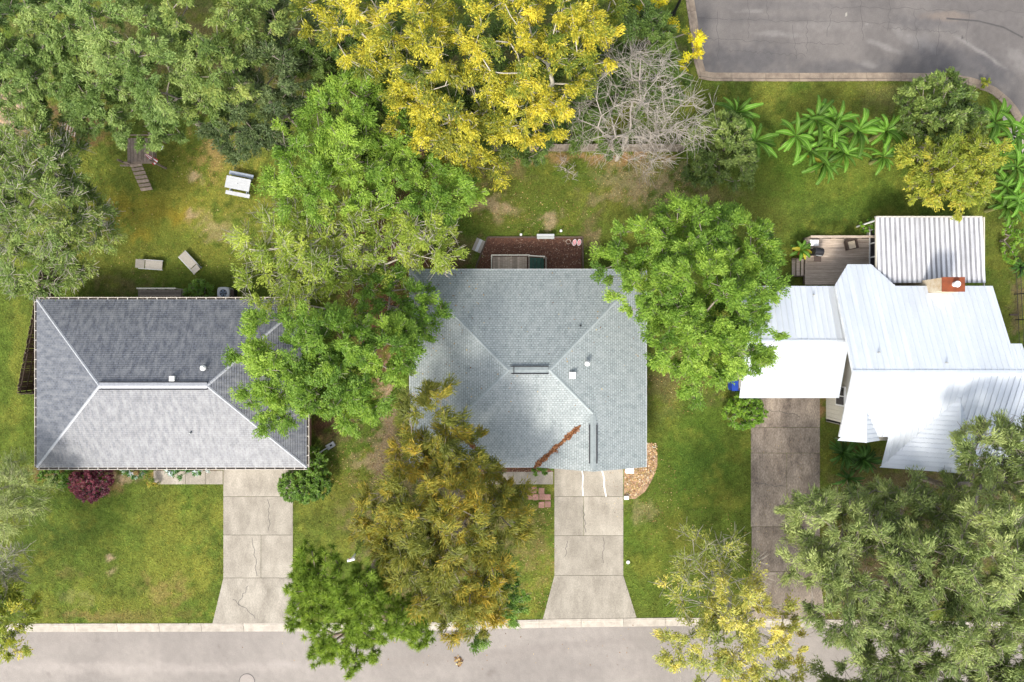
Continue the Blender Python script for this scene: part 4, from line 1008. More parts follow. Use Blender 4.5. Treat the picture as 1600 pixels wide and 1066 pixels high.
# striped cloth drooping from the rail
q = P(234.5, 247, 1.9); q.z = 1.55
t2 = thing('striped_flag', 'small red and white striped flag hanging on the play set', 'flag', q, math.radians(-42))
for i in range(5):
    mb = MB(); yy = -.16 + i * .08; dxx = .02 * i
    for j in range(4):
        f0, f1 = j / 4, (j + 1) / 4
        zf = lambda f: .35 - .25 * f + .03 * math.sin(f * 9 + i)
        mb.poly([(-.4 + .8 * f0, (yy - .04) * (.3 + f0), zf(f0)), (-.4 + .8 * f1, (yy - .04) * (.3 + f1), zf(f1)), (-.4 + .8 * f1, (yy + .04) * (.3 + f1), zf(f1)), (-.4 + .8 * f0, (yy + .04) * (.3 + f0), zf(f0))])
    mb.build('stripe', M['red'] if i % 2 == 0 else M['white'], t2)
mb = MB(); mb.tube((-.42, 0, -.35), (-.42, 0, .45), .02, .02, 6); mb.build('flag_pole', M['darkwood'], t2)
q = P(247, 228, 1.9); q.z = 1.25
t3 = thing('rope_ring', 'white ring hanging at the corner of the play set', 'ring', q)
mb = MB()
for i in range(12):
    a_ = 6.2832 * i / 12; b_ = 6.2832 * (i + 1) / 12; mb.tube((.2 * math.cos(a_), .2 * math.sin(a_), .4), (.2 * math.cos(b_), .2 * math.sin(b_), .4), .03, .03, 5, False)
mb.build('ring', M['white'], t3)
mb = MB(); mb.tube((.2, 0, .4), (.2, 0, .9), .012, .012, 5); mb.build('rope', M['white'], t3)
# shed boards in the shade at left
p = P(118, 196); t = thing('wooden_rack', 'dark slatted wooden rack half hidden under the oaks', 'rack', p, math.radians(-12))
for i in range(6):
    mb = MB(); mb.box((-.5 + i * .2, 0, .6), (.09, 1.8, .04)); mb.build('slat', M['fence'], t)
for s in (-1, 1):
    mb = MB(); mb.box((0, s * .8, .52), (1.3, .08, .1)); mb.build('beam', M['darkwood'], t)
    for s2 in (-1, 1):
        mb = MB(); mb.box((s2 * .55, s * .8, .24), (.08, .08, .48)); mb.build('leg', M['darkwood'], t)
# back steps of the gutter house
p = P(256, 462); t = thing('back_steps', 'pale wooden back landing with rail behind the gutter house', 'steps', p)
for i in range(5):
    mb = MB(); mb.box((0, -.35 + i * .16, .42), (2.9, .15, .04)); mb.build('plank', M['fence'], t)
mb = MB(); mb.box((.1, .42, 1.2), (2.7, .09, .05)); mb.build('rail', M['siding'], t)
for i in range(5):
    mb = MB(); mb.box((-1.25 + i * .65, .42, .6), (.08, .08, 1.18)); mb.build('post', M['siding'], t)
for s in (-1, 1):
    mb = MB(); mb.box((s * 1.55, 0, .24), (.28, .85, .04)); mb.build('step', M['fence'], t)
# air conditioners
def ac(label, px, py, s):
    p = P(px, py, .8); p.z = 0; t = thing('air_conditioner', label, 'air conditioner', p, 0, 'air conditioners behind the gutter house')
    mb = MB(); k = 16
    pts = []
    for i in range(k):
        a_ = 6.2832 * i / k; c_, s_ = math.cos(a_), math.sin(a_); f = (abs(c_) ** 5 + abs(s_) ** 5) ** (-1 / 5); pts.append((c_ * f * s, s_ * f * s))
    mb.prism(pts, .05, .82); mb.build('casing', M['steel'], t)
    mb = MB(); mb.disc_ring((0, 0), s * .62, s * .95, .826, 20); mb.build('top_ring', M['plastic'], t)
    mb = MB()
    for i in range(5):
        a_ = 6.2832 * i / 5; mb.poly([(0, 0, .83), (s * .58 * math.cos(a_), s * .58 * math.sin(a_), .825), (s * .58 * math.cos(a_ + .8), s * .58 * math.sin(a_ + .8), .835)])
    mb.build('fan', M['fan'], t)
    mb = MB(); mb.disc_ring((0, 0), 0.001, s * .62, .823, 20); mb.build('fan_well', M['black'], t)
ac('round topped air conditioner with dark fan behind the gutter house', 349, 458, .42)
p = P(367, 459); t = thing('meter_box', 'black framed box next to the air conditioner', 'box', p)
mb = MB(); mb.box((0, 0, .3), (.34, .5, .6)); mb.build('body', M['black'], t)
mb = MB(); mb.box((0, 0, .62), (.36, .52, .03)); mb.box((0, 0, .64), (.2, .34, .02)); mb.build('lid', M['wicker'], t)

# middle house: back landing with green steps, bench, board, pink seats
p = P(810, 413); t = thing('back_landing', 'brown wooden landing with pale rail and green steps behind the middle house', 'steps', p)
for i in range(14):
    mb = MB(); mb.box((-1.72 + i * .172, -.02, .45), (.165, 1.0, .04)); mb.build('plank', M['deck'], t)
mb = MB(); mb.box((-.55, .50, 1.15), (2.6, .08, .06)); mb.box((1.28, .44, 1.1), (1.1, .08, .05), -.06); mb.box((-1.87, .02, 1.15), (.08, .95, .05)); mb.build('rail', M['siding'], t)
for x in (-1.85, -.5, .72, 1.8):
    mb = MB(); mb.box((x, .5 if x < 1 else .40, .57), (.09, .09, 1.15)); mb.build('post', M['siding'], t)
for i in range(4):
    mb = MB(); mb.box((.90 + i * .26, 0, .40 - i * .09), (.24, .86, .05)); mb.build('step', M['greenpaint'], t)
mb = MB(); mb.box((.74, 0, .5), (.10, .95, .12)); mb.box((1.93, 0, .3), (.08, .9, .6)); mb.build('stringer', M['fence'], t)
p = P(852, 371); t = thing('bench', 'narrow grey garden bench at the top edge of the mulch bed', 'bench', p)
for i in range(2):
    mb = MB(); mb.box((0, -.09 + .18 * i, .42), (1.22, .165, .04)); mb.build('seat_plank', M['plastic'] if i else M['steel'], t)
for s in (-1, 1):
    mb = MB(); mb.box((s * .48, 0, .2), (.06, .3, .4)); mb.build('leg', M['steel'], t)
p = P(748, 384); t = thing('wooden_pallet_board', 'pale weathered board lying tilted beside the mulch bed', 'board', p, math.radians(-24))
for i in range(3):
    mb = MB(); mb.box((-.22 + .22 * i, 0, .09), (.212, .92, .03)); mb.build('plank', M['plastic'] if i == 1 else M['taupe'], t)
for s in (-1, 1):
    mb = MB(); mb.box((0, s * .35, .04), (.66, .07, .06)); mb.build('batten', M['fence'], t)
for px, lb in ((897.3, 'pink oval plastic seat with white rim, nearer the bench'), (904.5, 'pink oval plastic seat with white rim, next to the right edging')):
    p = P(px, 379.5); t = thing('pink_seat', lb, 'seat', p, math.radians(-14), 'pink plastic seats on the mulch')
    k = 18; ring = [(.135 * math.cos(6.2832 * i / k), .23 * math.sin(6.2832 * i / k)) for i in range(k)]
    mb = MB(); mb.prism(ring, .05, .2); mb.prism([(x * .8, y * .8) for x, y in ring], .202, .24); mb.build('shell', M['pink'], t)
    mb = MB()
    for i in range(k):
        j = (i + 1) % k; a_, b_ = ring[i], ring[j]; mb.poly([(a_[0] * .82, a_[1] * .82, .21), (a_[0] * 1.06, a_[1] * 1.04, .205), (b_[0] * 1.06, b_[1] * 1.04, .205), (b_[0] * .82, b_[1] * .82, .21)])
    mb.build('rim', M['white'], t)
    mb = MB()
    for z_ in (-1, 0, 1): mb.box((0, z_ * .09, .243), (.10, .03, .006))
    mb.build('grip', M['white'], t)
p = P(888, 378); t = thing('hose', 'coiled pale hose ring lying on the mulch bed', 'hose', p)
mb = MB()
for k_ in range(2):
    for i in range(14):
        a_ = 6.2832 * i / 16; b_ = 6.2832 * (i + 1) / 16; r_ = .15 + .02 * k_
        mb.tube((r_ * math.cos(a_), r_ * math.sin(a_), .06 + .03 * k_), (r_ * math.cos(b_), r_ * math.sin(b_), .06 + .03 * k_), .018, .018, 5, False)
mb.build('coil', M['stone'], t)
mb = MB(); mb.tube((.15, 0, .06), (.32, -.2, .05), .02, .02, 6); mb.build('nozzle', M['steel'], t)
def post_light(px, py, lb):
    p = P(px, py); t = thing('garden_light', lb, 'garden light', p, 0, 'garden lights near the mulch bed')
    mb = MB(); mb.tube((0, 0, 0), (0, 0, .35), .02, .02, 6); mb.build('post', M['black'], t)
    mb = MB(); mb.tube((0, 0, .35), (0, 0, .45), .10, .07, 10); mb.build('lamp_head', M['white'], t)
post_light(814, 368, 'small white garden light at the top edge of the mulch bed'); post_light(876, 362, 'small white garden light in the grass behind the bench')
p = P(511, 700); t = thing('downspout_extension', 'pale drain spout with splash block in the grass above the hedge', 'drain spout', p, math.radians(32))
mb = MB(); mb.tube((-.75, 0, .06), (.1, 0, .06), .05, .05, 8); mb.build('pipe', M['plastic'], t)
mb = MB(); mb.box((.32, 0, .04), (.62, .34, .06)); mb.box((.32, .16, .09), (.62, .04, .06)); mb.box((.32, -.16, .09), (.62, .04, .06)); mb.build('splash_block', M['plastic'], t)
mb = MB(); mb.box((.35, 0, .075), (.16, .12, .01)); mb.build('drain_hole', M['black'], t)
p = P(555, 866); t = thing('mailbox', 'white mailbox on a post between the pine and golden tree', 'mailbox', p, math.radians(15))
mb = MB(); mb.box((0, 0, .55), (.1, .1, 1.1)); mb.build('post', M['white'], t)
mb = MB(); mb.box((0, 0, 1.16), (.52, .2, .14)); mb.tube((-.26, 0, 1.23), (.26, 0, 1.23), .1, .1, 12); mb.build('box', M['white'], t)
mb = MB(); mb.box((-.05, .115, 1.3), (.14, .01, .1)); mb.build('flag', M['red'], t)
for (px, py, lb) in ((983, 734, 'white utility box at the garage corner of the middle house'), (978, 777, 'small white block at the lower end of the pebble bed')):
    p = P(px, py); t = thing('utility_box', lb, 'box', p, 0, 'white boxes beside the middle driveway'); s_ = .55 if py < 750 else .3
    mb = MB(); mb.box((0, 0, .12), (s_, s_ * .75, .24)); mb.build('body', M['white'], t)
    mb = MB(); mb.box((0, 0, .255), (s_ * 1.06, s_ * .8, .03)); mb.build('lid', M['white'], t)
p = P(981, 878); t = thing('drain_cleanout', 'small round white drain cleanout in the grass beside the middle driveway', 'drain', p)
mb = MB(); mb.tube((0, 0, 0), (0, 0, .1), .1, .1, 12); mb.build('pipe', M['white'], t)
mb = MB(); mb.tube((0, 0, .1), (0, 0, .14), .13, .11, 12); mb.build('lid', M['white'], t)
# street lamp at the top edge
p = P(1052, 22); t = thing('street_lamp', 'dark street lamp post at the top beside the old road', 'street lamp', p)
mb = MB(); mb.tube((0, 0, 0), (0, 0, 4.2), .11, .08, 10); mb.build('post', M['black'], t)
mb = MB(); mb.tube((0, 0, 0), (0, 0, .35), .17, .12, 10); mb.build('base', M['black'], t)
mb = MB(); mb.tube((0, 0, 4.2), (0, 0, 4.65), .13, .2, 8); mb.build('lantern', M['white'], t)
mb = MB(); mb.tube((0, 0, 4.65), (0, 0, 4.85), .24, .04, 8); mb.build('cap', M['black'], t)

exec_marker = True
# ------------------------------------------------------------------ foliage
def greens(lo, mid, hi): return [(0, lo), (.5, mid), (1, hi)]
LF = 1.5
LM = {
 'oak': leafmat('oak_leaves', greens((.055, .095, .022), (.11, .165, .040), (.20, .25, .075)), .5, .3),
 'oaklite': leafmat('light_oak_leaves', greens((.06, .10, .022), (.13, .18, .042), (.24, .27, .07)), .5, .3),
 'oakgrey': leafmat('grey_oak_leaves', greens((.07, .10, .028), (.145, .185, .055), (.25, .285, .10)), .5, .3),
 'oakdark': leafmat('dark_oak_leaves', greens((.035, .055, .02), (.07, .10, .034), (.13, .16, .06)), .5, .3),
 'under': leafmat('understory_leaves', greens((.03, .055, .012), (.06, .10, .02), (.11, .16, .03)), .5, .3),
 'bright': leafmat('bright_leaves', greens((.055, .112, .013), (.128, .212, .026), (.24, .33, .048)), .5, .38),
 'lime': leafmat('lime_leaves', greens((.085, .13, .016), (.17, .228, .03), (.31, .355, .065)), .5, .38),
 'deepbright': leafmat('mid_green_leaves', greens((.04, .085, .010), (.085, .16, .018), (.16, .25, .03)), .5, .35),
 'yellow': leafmat('yellow_leaves', [(0, (.06, .09, .014)), (.25, (.14, .15, .018)), (.5, (.26, .245, .022)), (.78, (.43, .375, .035)), (1, (.56, .49, .08))], .5, .35),
 'yelgreen': leafmat('turning_leaves', [(0, (.05, .085, .012)), (.45, (.12, .15, .018)), (.68, (.25, .23, .022)), (1, (.45, .38, .035))], .5, .35),
 'golden': leafmat('golden_shrub_leaves', [(0, (.10, .16, .015)), (.4, (.45, .36, .02)), (1, (.80, .62, .03))], .5, .35),
 'cypress': leafmat('bronze_needles', [(0, (.075, .09, .016)), (.45, (.135, .14, .02)), (.75, (.20, .165, .02)), (1, (.33, .225, .025))], .6, .3),
 'pine': leafmat('pine_needles', greens((.05, .085, .012), (.12, .185, .026), (.23, .30, .055)), .6, .4, .1),
 'dark': leafmat('glossy_dark_leaves', greens((.03, .052, .010), (.068, .105, .020), (.15, .19, .045)), .45, .2, .25),
 'hedge': leafmat('hedge_leaves', greens((.035, .075, .010), (.07, .135, .016), (.13, .21, .03)), .4, .25),
 'lawnhedge': leafmat('bright_hedge_leaves', greens((.05, .11, .010), (.11, .20, .018), (.18, .28, .03)), .4, .25),
 'purple': leafmat('purple_leaves', greens((.06, .012, .022), (.13, .026, .045), (.22, .07, .07)), .5, .25),
 'chart': leafmat('chartreuse_leaves', [(0, (.075, .11, .012)), (.5, (.16, .19, .022)), (.8, (.23, .24, .03)), (1, (.36, .31, .04))], .5, .35),
 'wispy': leafmat('wispy_leaves', greens((.08, .115, .03), (.14, .18, .05), (.24, .27, .10)), .6, .3),
 'sparse': leafmat('thin_yellow_leaves', [(0, (.11, .14, .03)), (.4, (.21, .23, .05)), (.7, (.31, .295, .06)), (1, (.46, .40, .10))], .5, .35),
 'flower': leafmat('pale_flowers', [(0, (.03, .08, .015)), (.55, (.06, .14, .03)), (.75, (.45, .5, .62)), (1, (.7, .7, .75))], .6, .25),
 'orange': leafmat('orange_leaves', [(0, (.05, .09, .015)), (.5, (.14, .16, .02)), (.8, (.30, .22, .03)), (1, (.26, .08, .03))], .6, .25),
}
def world_lobe(l):
    px, py, rp, zc = l[:4]; rz_ = l[4] if len(l) > 4 else 2.0; p = P(px, py, zc); return p, rp / S * (H - zc) / H, rz_

def leaf_cloud(rng, cen, nrm, size, count, flat, L, W, droop, tilt=.6):
    """leaves round every clump centre: rhombic blades pointing outward"""
    n = len(cen); tot = n * count
    c = np.repeat(cen, count, 0); s = np.repeat(size, count)[:, None]
    d = rng.normal(0, 1, (tot, 3)); d /= np.linalg.norm(d, axis=1, keepdims=True); r = rng.random((tot, 1)) ** .5
    off = d * r * s; off[:, 2] = off[:, 2] * flat + .08 * s[:, 0] * (1 - r[:, 0] * 2)
    sp = rng.integers(0, 4, (n, count)); bd = rng.normal(0, .7, (n, 4, 3)) + nrm[:, None, :] * .9; bd[:, :, 2] *= .45   # four leafy shoots per clump
    bd /= np.linalg.norm(bd, axis=2, keepdims=True) + 1e-9
    shoot = bd[np.arange(n)[:, None], sp].reshape(-1, 3)
    off = off * .55 + shoot * s * rng.random((tot, 1)) * 1.25
    p = c + off
    ax = off.copy(); ax[:, 2] *= .5; ax = ax * .6 + shoot * .7 * s + rng.normal(0, .35, (tot, 3)) * s; ax[:, 2] -= droop * s[:, 0]
    ax /= np.linalg.norm(ax, axis=1, keepdims=True) + 1e-9
    up = np.array([[0, 0, 1.]]) + rng.normal(0, tilt, (tot, 3)) + np.repeat(nrm, count, 0) * .4
    sd = np.cross(ax, up); sd /= np.linalg.norm(sd, axis=1, keepdims=True) + 1e-9
    l = (L * rng.uniform(.65, 1.35, (tot, 1))); w_ = (W * rng.uniform(.7, 1.3, (tot, 1)))
    a = p - ax * l * .5; b = p + ax * l * .5; m_ = p - ax * l * .05
    V = np.stack([a - sd * w_ * .5, a + sd * w_ * .5, b], 1).reshape(-1, 3)
    return V, tot

def skeleton(rng, base, fork, cen, sub=3, wig=.12):
    """join clump centres to the trunk, nearest first, so that limbs branch like a tree's"""
    nodes = [np.array(base), np.array(fork)]; par = [-1, 0]; path = [0, np.linalg.norm(np.array(fork) - np.array(base))]
    order = np.argsort(np.linalg.norm(cen - np.array(fork), axis=1)); leafn = []
    NP = np.array(nodes); PL = np.array(path)
    for i in order:
        t = cen[i]; d = np.linalg.norm(NP - t, axis=1); cost = d + .28 * PL
        cost[0] += 50
        up = t[2] - NP[:, 2]; cost += np.where(up < -.6, 1.0, 0)
        j = int(np.argmin(cost)); a = NP[j]; k = max(1, min(sub, int(d[j] / .7)))
        prev = j; news = []; nl = []
        for q in range(1, k + 1):
            f = q / k; pnt = a + (t - a) * f
            if q < k: pnt = pnt + rng.normal(0, wig, 3) * d[j] * .5 + np.array([0, 0, .05 * d[j] * math.sin(math.pi * f)])
            news.append(pnt); nl.append(PL[prev] + d[j] / k if prev < len(PL) else nl[-1] + d[j] / k)
            par.append(prev); prev = len(NP) + len(news) - 1
        NP = np.concatenate([NP, np.array(news)]); PL = np.concatenate([PL, np.array(nl)]); leafn.append(prev)
    cnt = np.zeros(len(NP)); cnt[leafn] += 1
    for i in range(len(NP) - 1, 0, -1): cnt[par[i]] += cnt[i]
    return NP, np.array(par), cnt

COUNT = [0]; DENS = 2.3; LAI = 1.9; TOT = [0]
GROW = 1.0
def tree(name, label, cat, lobes, lm, group=None, dens=3.2, lai=2.2, L=.145, W=.072, csize=.52, flat=.55, seed=None, base=None, fork=.45, twig=4, bark='bark', droop=.15, rtip=.014, trunk_r=None, shell=.55, twl=.7, twr=.008, leaves=True, irregular=.22, tintpow=1.0, tinc=0.0, twcol=None):
    COUNT[0] += 1; rng = np.random.default_rng(seed or 100 + COUNT[0])
    C_, Nn = [], []
    g_ = GROW if cat == 'tree' and leaves else 1.0
    WL = [(p, r * g_, z) for p, r, z in (world_lobe(l) for l in lobes)]
    for (p, r, rz_) in WL:
        n = max(4, int(dens * DENS * r * r)); u = rng.normal(0, 1, (n * 3, 3)); u /= np.linalg.norm(u, axis=1, keepdims=True)
        u = u[u[:, 2] > -.35][:n]
        th = np.arctan2(u[:, 1], u[:, 0]); ph = rng.uniform(0, 6.28, 4)
        mod = 1 + irregular * (np.sin(2 * th + ph[0]) * .5 + np.sin(3 * th + ph[1]) * .5 + np.sin(5 * th + ph[2]) * .35)
        rad = (shell + (1 - shell) * rng.random(len(u)) ** .6) * mod
        q = np.array(p) + u * rad[:, None] * np.array([r, r, rz_]); C_.append(q); Nn.append(u)
    cen = np.concatenate(C_); nrm = np.concatenate(Nn); cen[:, 2] = np.maximum(cen[:, 2], .35)
    allp = np.array([np.array(p) for p, r, z in WL]); wts = np.array([r * r for p, r, z in WL])
    top = (allp * wts[:, None]).sum(0) / wts.sum()
    bxy = np.array(P(*base))[:2] if base else top[:2]
    b3 = Vector((bxy[0], bxy[1], 0)); fk = np.array([lerp(bxy[0], top[0], .5), lerp(bxy[1], top[1], .5), max(.3, top[2] * fork)])
    t = thing(name, label, cat, b3, 0, group)
    NP, par, cnt = skeleton(rng, (bxy[0], bxy[1], -.1), fk, cen, wig=.05 if not leaves else .12)
    i = np.arange(1, len(NP)); rad = rtip * np.maximum(cnt, 1) ** .48
    if trunk_r: rad = rad * (trunk_r / rad[0])
    rad = np.maximum(rad, rtip * .8)
    P0, P1 = NP[par[i]], NP[i]; Ra = np.minimum(rad[par[i]], rad[i] * 1.5); Ra[0] = rad[0] * 1.25
    Vb, Fb = prisms(P0, P1, Ra, rad[i], 5)
    ob = np.array(b3)
    link('trunk', np_mesh('trunk', Vb - ob, Fb), M[bark], t)
    if twig:
        k = twig; c = np.repeat(cen, k, 0); nd = np.repeat(nrm, k, 0) * .5 + rng.normal(0, .6, (len(c), 3)); nd[:, 2] = nd[:, 2] * .5 + .12; nd /= np.linalg.norm(nd, axis=1, keepdims=True)
        e = c + nd * rng.uniform(.5, 1.1, (len(c), 1)) * csize * twl * 1.6
        mid = (c + e) / 2 + rng.normal(0, .06, c.shape)
        Va, Fa = prisms(np.concatenate([c, mid]), np.concatenate([mid, e]), np.full(2 * len(c), twr * 1.4), np.full(2 * len(c), twr * .8), 3)
        link('twigs', np_mesh('twigs', Va - ob, Fa), M[twcol or bark], t, 'stuff')
    if leaves:
        sz = csize * .92 * rng.uniform(.7, 1.25, len(cen)); a_tot = sum(math.pi * r * r for p, r, z in WL) * lai * LAI
        cnt_ = max(8, int(a_tot / (L * W * .5) / len(cen)))
        TOT[0] += cnt_ * len(cen)
        V, tot = leaf_cloud(rng, cen, nrm, sz, cnt_, flat, L, W, droop)
        ct = rng.random(len(cen)) * .55 + (fbm(cen[:, 0] * .45 + seed_off(COUNT[0]), cen[:, 1] * .45, 3) - .5) * .9
        tint = np.clip(np.repeat(ct, cnt_) + rng.normal(.22, .16, tot) + tinc, 0, 1) ** tintpow
        link('crown', np_mesh('crown', V - ob, np.arange(tot * 3).reshape(-1, 3), {'tint': np.repeat(tint, 3)}), LM[lm], t)
    return t
def seed_off(k): return k * 7.7

G1 = 'oaks in the wooded corner'
tree('oak_tree', 'broad green oak in the upper left corner above the bare dirt patch', 'tree', [(50, 60, 78, 9, 2.6), (115, 40, 62, 9, 2.5), (40, 130, 58, 7.5, 2), (100, 120, 62, 8, 2.2), (5, 40, 50, 8, 2)], 'oak', G1, seed=11, lai=2.6)
tree('oak_tree', 'green oak overhanging the wooden play set', 'tree', [(190, 50, 72, 10, 2.6), (250, 110, 74, 9.5, 2.5), (165, 130, 58, 8, 2), (215, 185, 48, 6.5, 1.8), (270, 180, 45, 6.5, 1.8), (160, 180, 40, 6, 1.6)], 'oak', G1, seed=12, lai=2.6)
tree('oak_tree', 'lighter yellow green oak in the middle of the wooded corner', 'tree', [(330, 45, 72, 10, 2.6), (395, 40, 55, 9, 2), (350, 110, 62, 9, 2.2), (320, 160, 45, 7, 1.7), (300, 90, 40, 9, 2)], 'oaklite', G1, seed=13, lai=2.5)
tree('oak_tree', 'dull grey green oak between the wooded corner and the yellow tree', 'tree', [(430, 120, 58, 8, 2.2), (400, 185, 52, 7, 2), (385, 225, 36, 5.5, 1.5), (455, 60, 45, 7, 2), (470, 130, 42, 7, 2), (350, 190, 40, 6, 1.6)], 'oakdark', G1, seed=14, lai=2.5)
tree('maple_tree', 'green tree with pale twigs at the left edge beside the back lawn', 'tree', [(50, 240, 60, 7, 2), (95, 265, 55, 7, 2), (60, 335, 75, 7.5, 2.2), (125, 340, 52, 6, 1.6), (60, 415, 55, 5.5, 1.8), (15, 300, 50, 7, 2), (110, 400, 35, 5, 1.4), (150, 345, 35, 5, 1.2)], 'oaklite', seed=15, lai=1.9, dens=3.6, twig=9, bark='barkpale', twr=.011, twl=1.0, csize=.55, tinc=-.05)
tree('shade_tree', 'dark leafy understorey tree behind the yellow canopy at left', 'tree', [(540, 130, 60, 6, 2), (500, 95, 45, 6, 2), (600, 195, 55, 5, 1.8), (560, 60, 60, 6, 2), (640, 110, 60, 6, 2)], 'under', 'understorey trees', seed=16, lai=2.2)
tree('shade_tree', 'dark leafy understorey tree behind the yellow canopy along the fence', 'tree', [(820, 205, 52, 4, 1.6), (760, 180, 60, 5, 1.8), (860, 140, 60, 6, 2), (720, 110, 60, 6, 2), (820, 100, 70, 6, 2), (890, 195, 35, 3.5, 1.4)], 'under', 'understorey trees', seed=17, lai=2.2)
tree('shade_tree', 'dark green bushy tree between the yellow canopy and the old road', 'tree', [(985, 60, 58, 6, 2), (1020, 110, 48, 5, 1.8), (1022, 58, 28, 5.5, 1.8), (940, 130, 50, 5, 1.6), (950, 190, 45, 3.5, 1.5), (1040, 130, 30, 3, 1.4), (988, 20, 40, 6, 2)], 'under', 'understorey trees', seed=18, lai=2.5)
G2 = 'yellow autumn trees'
tree('autumn_tree', 'bright yellow tree at the top, next to the dull green oak', 'tree', [(560, 55, 60, 10, 2.4), (640, 35, 65, 11, 2.5), (690, 95, 60, 10.5, 2.4), (500, 20, 38, 9, 2), (610, 95, 45, 9, 2)], 'yellow', G2, seed=19, lai=1.7, dens=3.0, irregular=.3, csize=.56, twl=1, bark='barkpale', tinc=-.06)
tree('autumn_tree', 'golden yellow tree reaching over the back fence', 'tree', [(720, 165, 68, 9, 2.5), (670, 175, 55, 8.5, 2), (760, 240, 48, 6.5, 1.8), (800, 175, 50, 8.5, 2.2), (650, 150, 42, 8.5, 2), (700, 225, 35, 6.5, 1.6)], 'yellow', G2, seed=20, lai=1.8, dens=3.0, irregular=.3, csize=.56, bark='barkpale', tinc=-.08)
tree('autumn_tree', 'yellow and green tree at the top, left of the bare tree', 'tree', [(780, 50, 75, 11, 2.5), (865, 35, 65, 10.5, 2.4), (860, 125, 58, 9, 2.2), (905, 75, 48, 9, 2), (930, 15, 40, 9, 2), (845, 195, 40, 6.5, 1.7)], 'yelgreen', G2, seed=21, lai=1.9, dens=3.0, irregular=.3, csize=.58, bark='barkpale', tinc=.10)
tree('golden_shrub', 'bright yellow flowering shrub at the edge of the old road', 'shrub', [(1022, 12, 14, 4.4, 1.2), (1079, 75, 16, 3.2, 1), (1010, 5, 16, 4.4, 1), (1072, 100, 13, 2.6, .8), (1036, 45, 13, 4, 1), (1084, 58, 10, 2.8, .8)], 'golden', seed=22, lai=2.2, dens=6, csize=.4)
# bright green trees between the houses
tree('leafy_tree', 'bright green tree behind the picnic table, reaching to the yellow canopy', 'tree', [(478, 240, 48, 8, 2), (540, 185, 58, 8.5, 2), (620, 235, 45, 7, 1.8), (560, 255, 50, 8, 2), (505, 295, 56, 8, 2.), (450, 308, 36, 6.5, 1.5), (690, 300, 46, 7, 1.8), (640, 295, 50, 7.5, 1.9), (725, 300, 24, 6, 1.3), (560, 140, 30, 7, 1.5)], 'bright', seed=23, base=(590, 255), lai=2.4, dens=3.0, csize=.6, irregular=.3, shell=.6)
tree('leafy_tree', 'lime green tree with many pale bare twigs between the two grey roofs', 'tree', [(440, 368, 56, 7, 1.7), (500, 405, 58, 7, 1.7), (430, 430, 45, 6, 1.5), (565, 355, 48, 7, 1.8), (615, 395, 38, 6.5, 1.6), (665, 365, 48, 6.5, 1.6), (540, 450, 40, 6, 1.5), (470, 460, 35, 5.5, 1.3), (680, 395, 30, 6, 1.3)], 'lime', seed=24, base=(608, 380), lai=1.7, dens=3.4, twig=8, twr=.011, twl=1.1, bark='barkpale', csize=.6, irregular=.3)
tree('leafy_tree', 'deep green tree overhanging the upper left corner of the middle roof', 'tree', [(640, 475, 42, 6, 1.5), (655, 500, 28, 6, 1.3), (595, 465, 38, 6, 1.5), (640, 520, 26, 6, 1.3)], 'deepbright', seed=25, base=(612, 480), lai=2.0, dens=3.6, csize=.5, irregular=.3)
tree('leafy_tree', 'bright green tree spreading over the right end of the gutter house', 'tree', [(450, 550, 66, 8, 2.2), (420, 615, 46, 7, 1.9), (530, 535, 62, 8.5, 2.2), (600, 545, 55, 8, 2), (520, 610, 58, 8, 2), (580, 600, 46, 7.5, 1.9), (635, 540, 34, 7, 1.6), (560, 640, 28, 6, 1.5), (470, 625, 42, 7, 1.8), (400, 560, 28, 7, 1.5)], 'bright', seed=26, lai=2.7, dens=3.4, csize=.56, irregular=.2, shell=.6)
tree('leafy_tree', 'large bright green tree between the middle house and the white house', 'tree', [(1010, 390, 52, 7.5, 2), (1080, 365, 55, 8.5, 2.2), (1150, 385, 52, 8, 2), (1020, 450, 55, 8, 2), (1100, 450, 72, 9, 2.4), (1172, 445, 48, 8, 2), (1060, 530, 52, 8, 2), (1130, 540, 58, 8, 2), (1185, 530, 32, 7, 1.5), (1090, 590, 34, 7, 1.7), (1148, 562, 26, 6, 1.3), (965, 410, 30, 6.5, 1.4), (1060, 340, 32, 7, 1.5), (1180, 398, 28, 7, 1.5), (1055, 490, 45, 8, 1.8), (1150, 490, 50, 8.5, 2.0)], 'bright', seed=27, lai=3.0, dens=3.6, csize=.55, irregular=.16, shell=.6, tinc=-.06)
tree('cypress_tree', 'bronze and olive feathery tree in front of the middle house', 'tree', [(680, 655, 48, 9, 2.3), (640, 700, 42, 8, 2), (720, 705, 42, 8, 2), (680, 755, 76, 9, 2.5), (620, 820, 60, 8, 2.2), (700, 830, 78, 10, 2.8), (770, 820, 55, 8, 2.2), (720, 900, 70, 9, 2.5), (785, 765, 32, 6, 1.5), (650, 870, 52, 8, 2), (740, 950, 42, 7, 2), (770, 735, 26, 6, 1.2)], 'cypress', seed=28, lai=2.3, dens=3.4, L=.26, W=.06, csize=.6, irregular=.28, shell=.55, flat=.8, droop=-.1)
tree('evergreen_tree', 'dark green tree under the right side of the bronze tree', 'tree', [(785, 920, 32, 5, 1.6), (790, 945, 26, 4.5, 1.4), (742, 985, 16, 3, 1), (780, 890, 26, 5, 1.4)], 'hedge', seed=29, lai=2.6, dens=6, csize=.45)
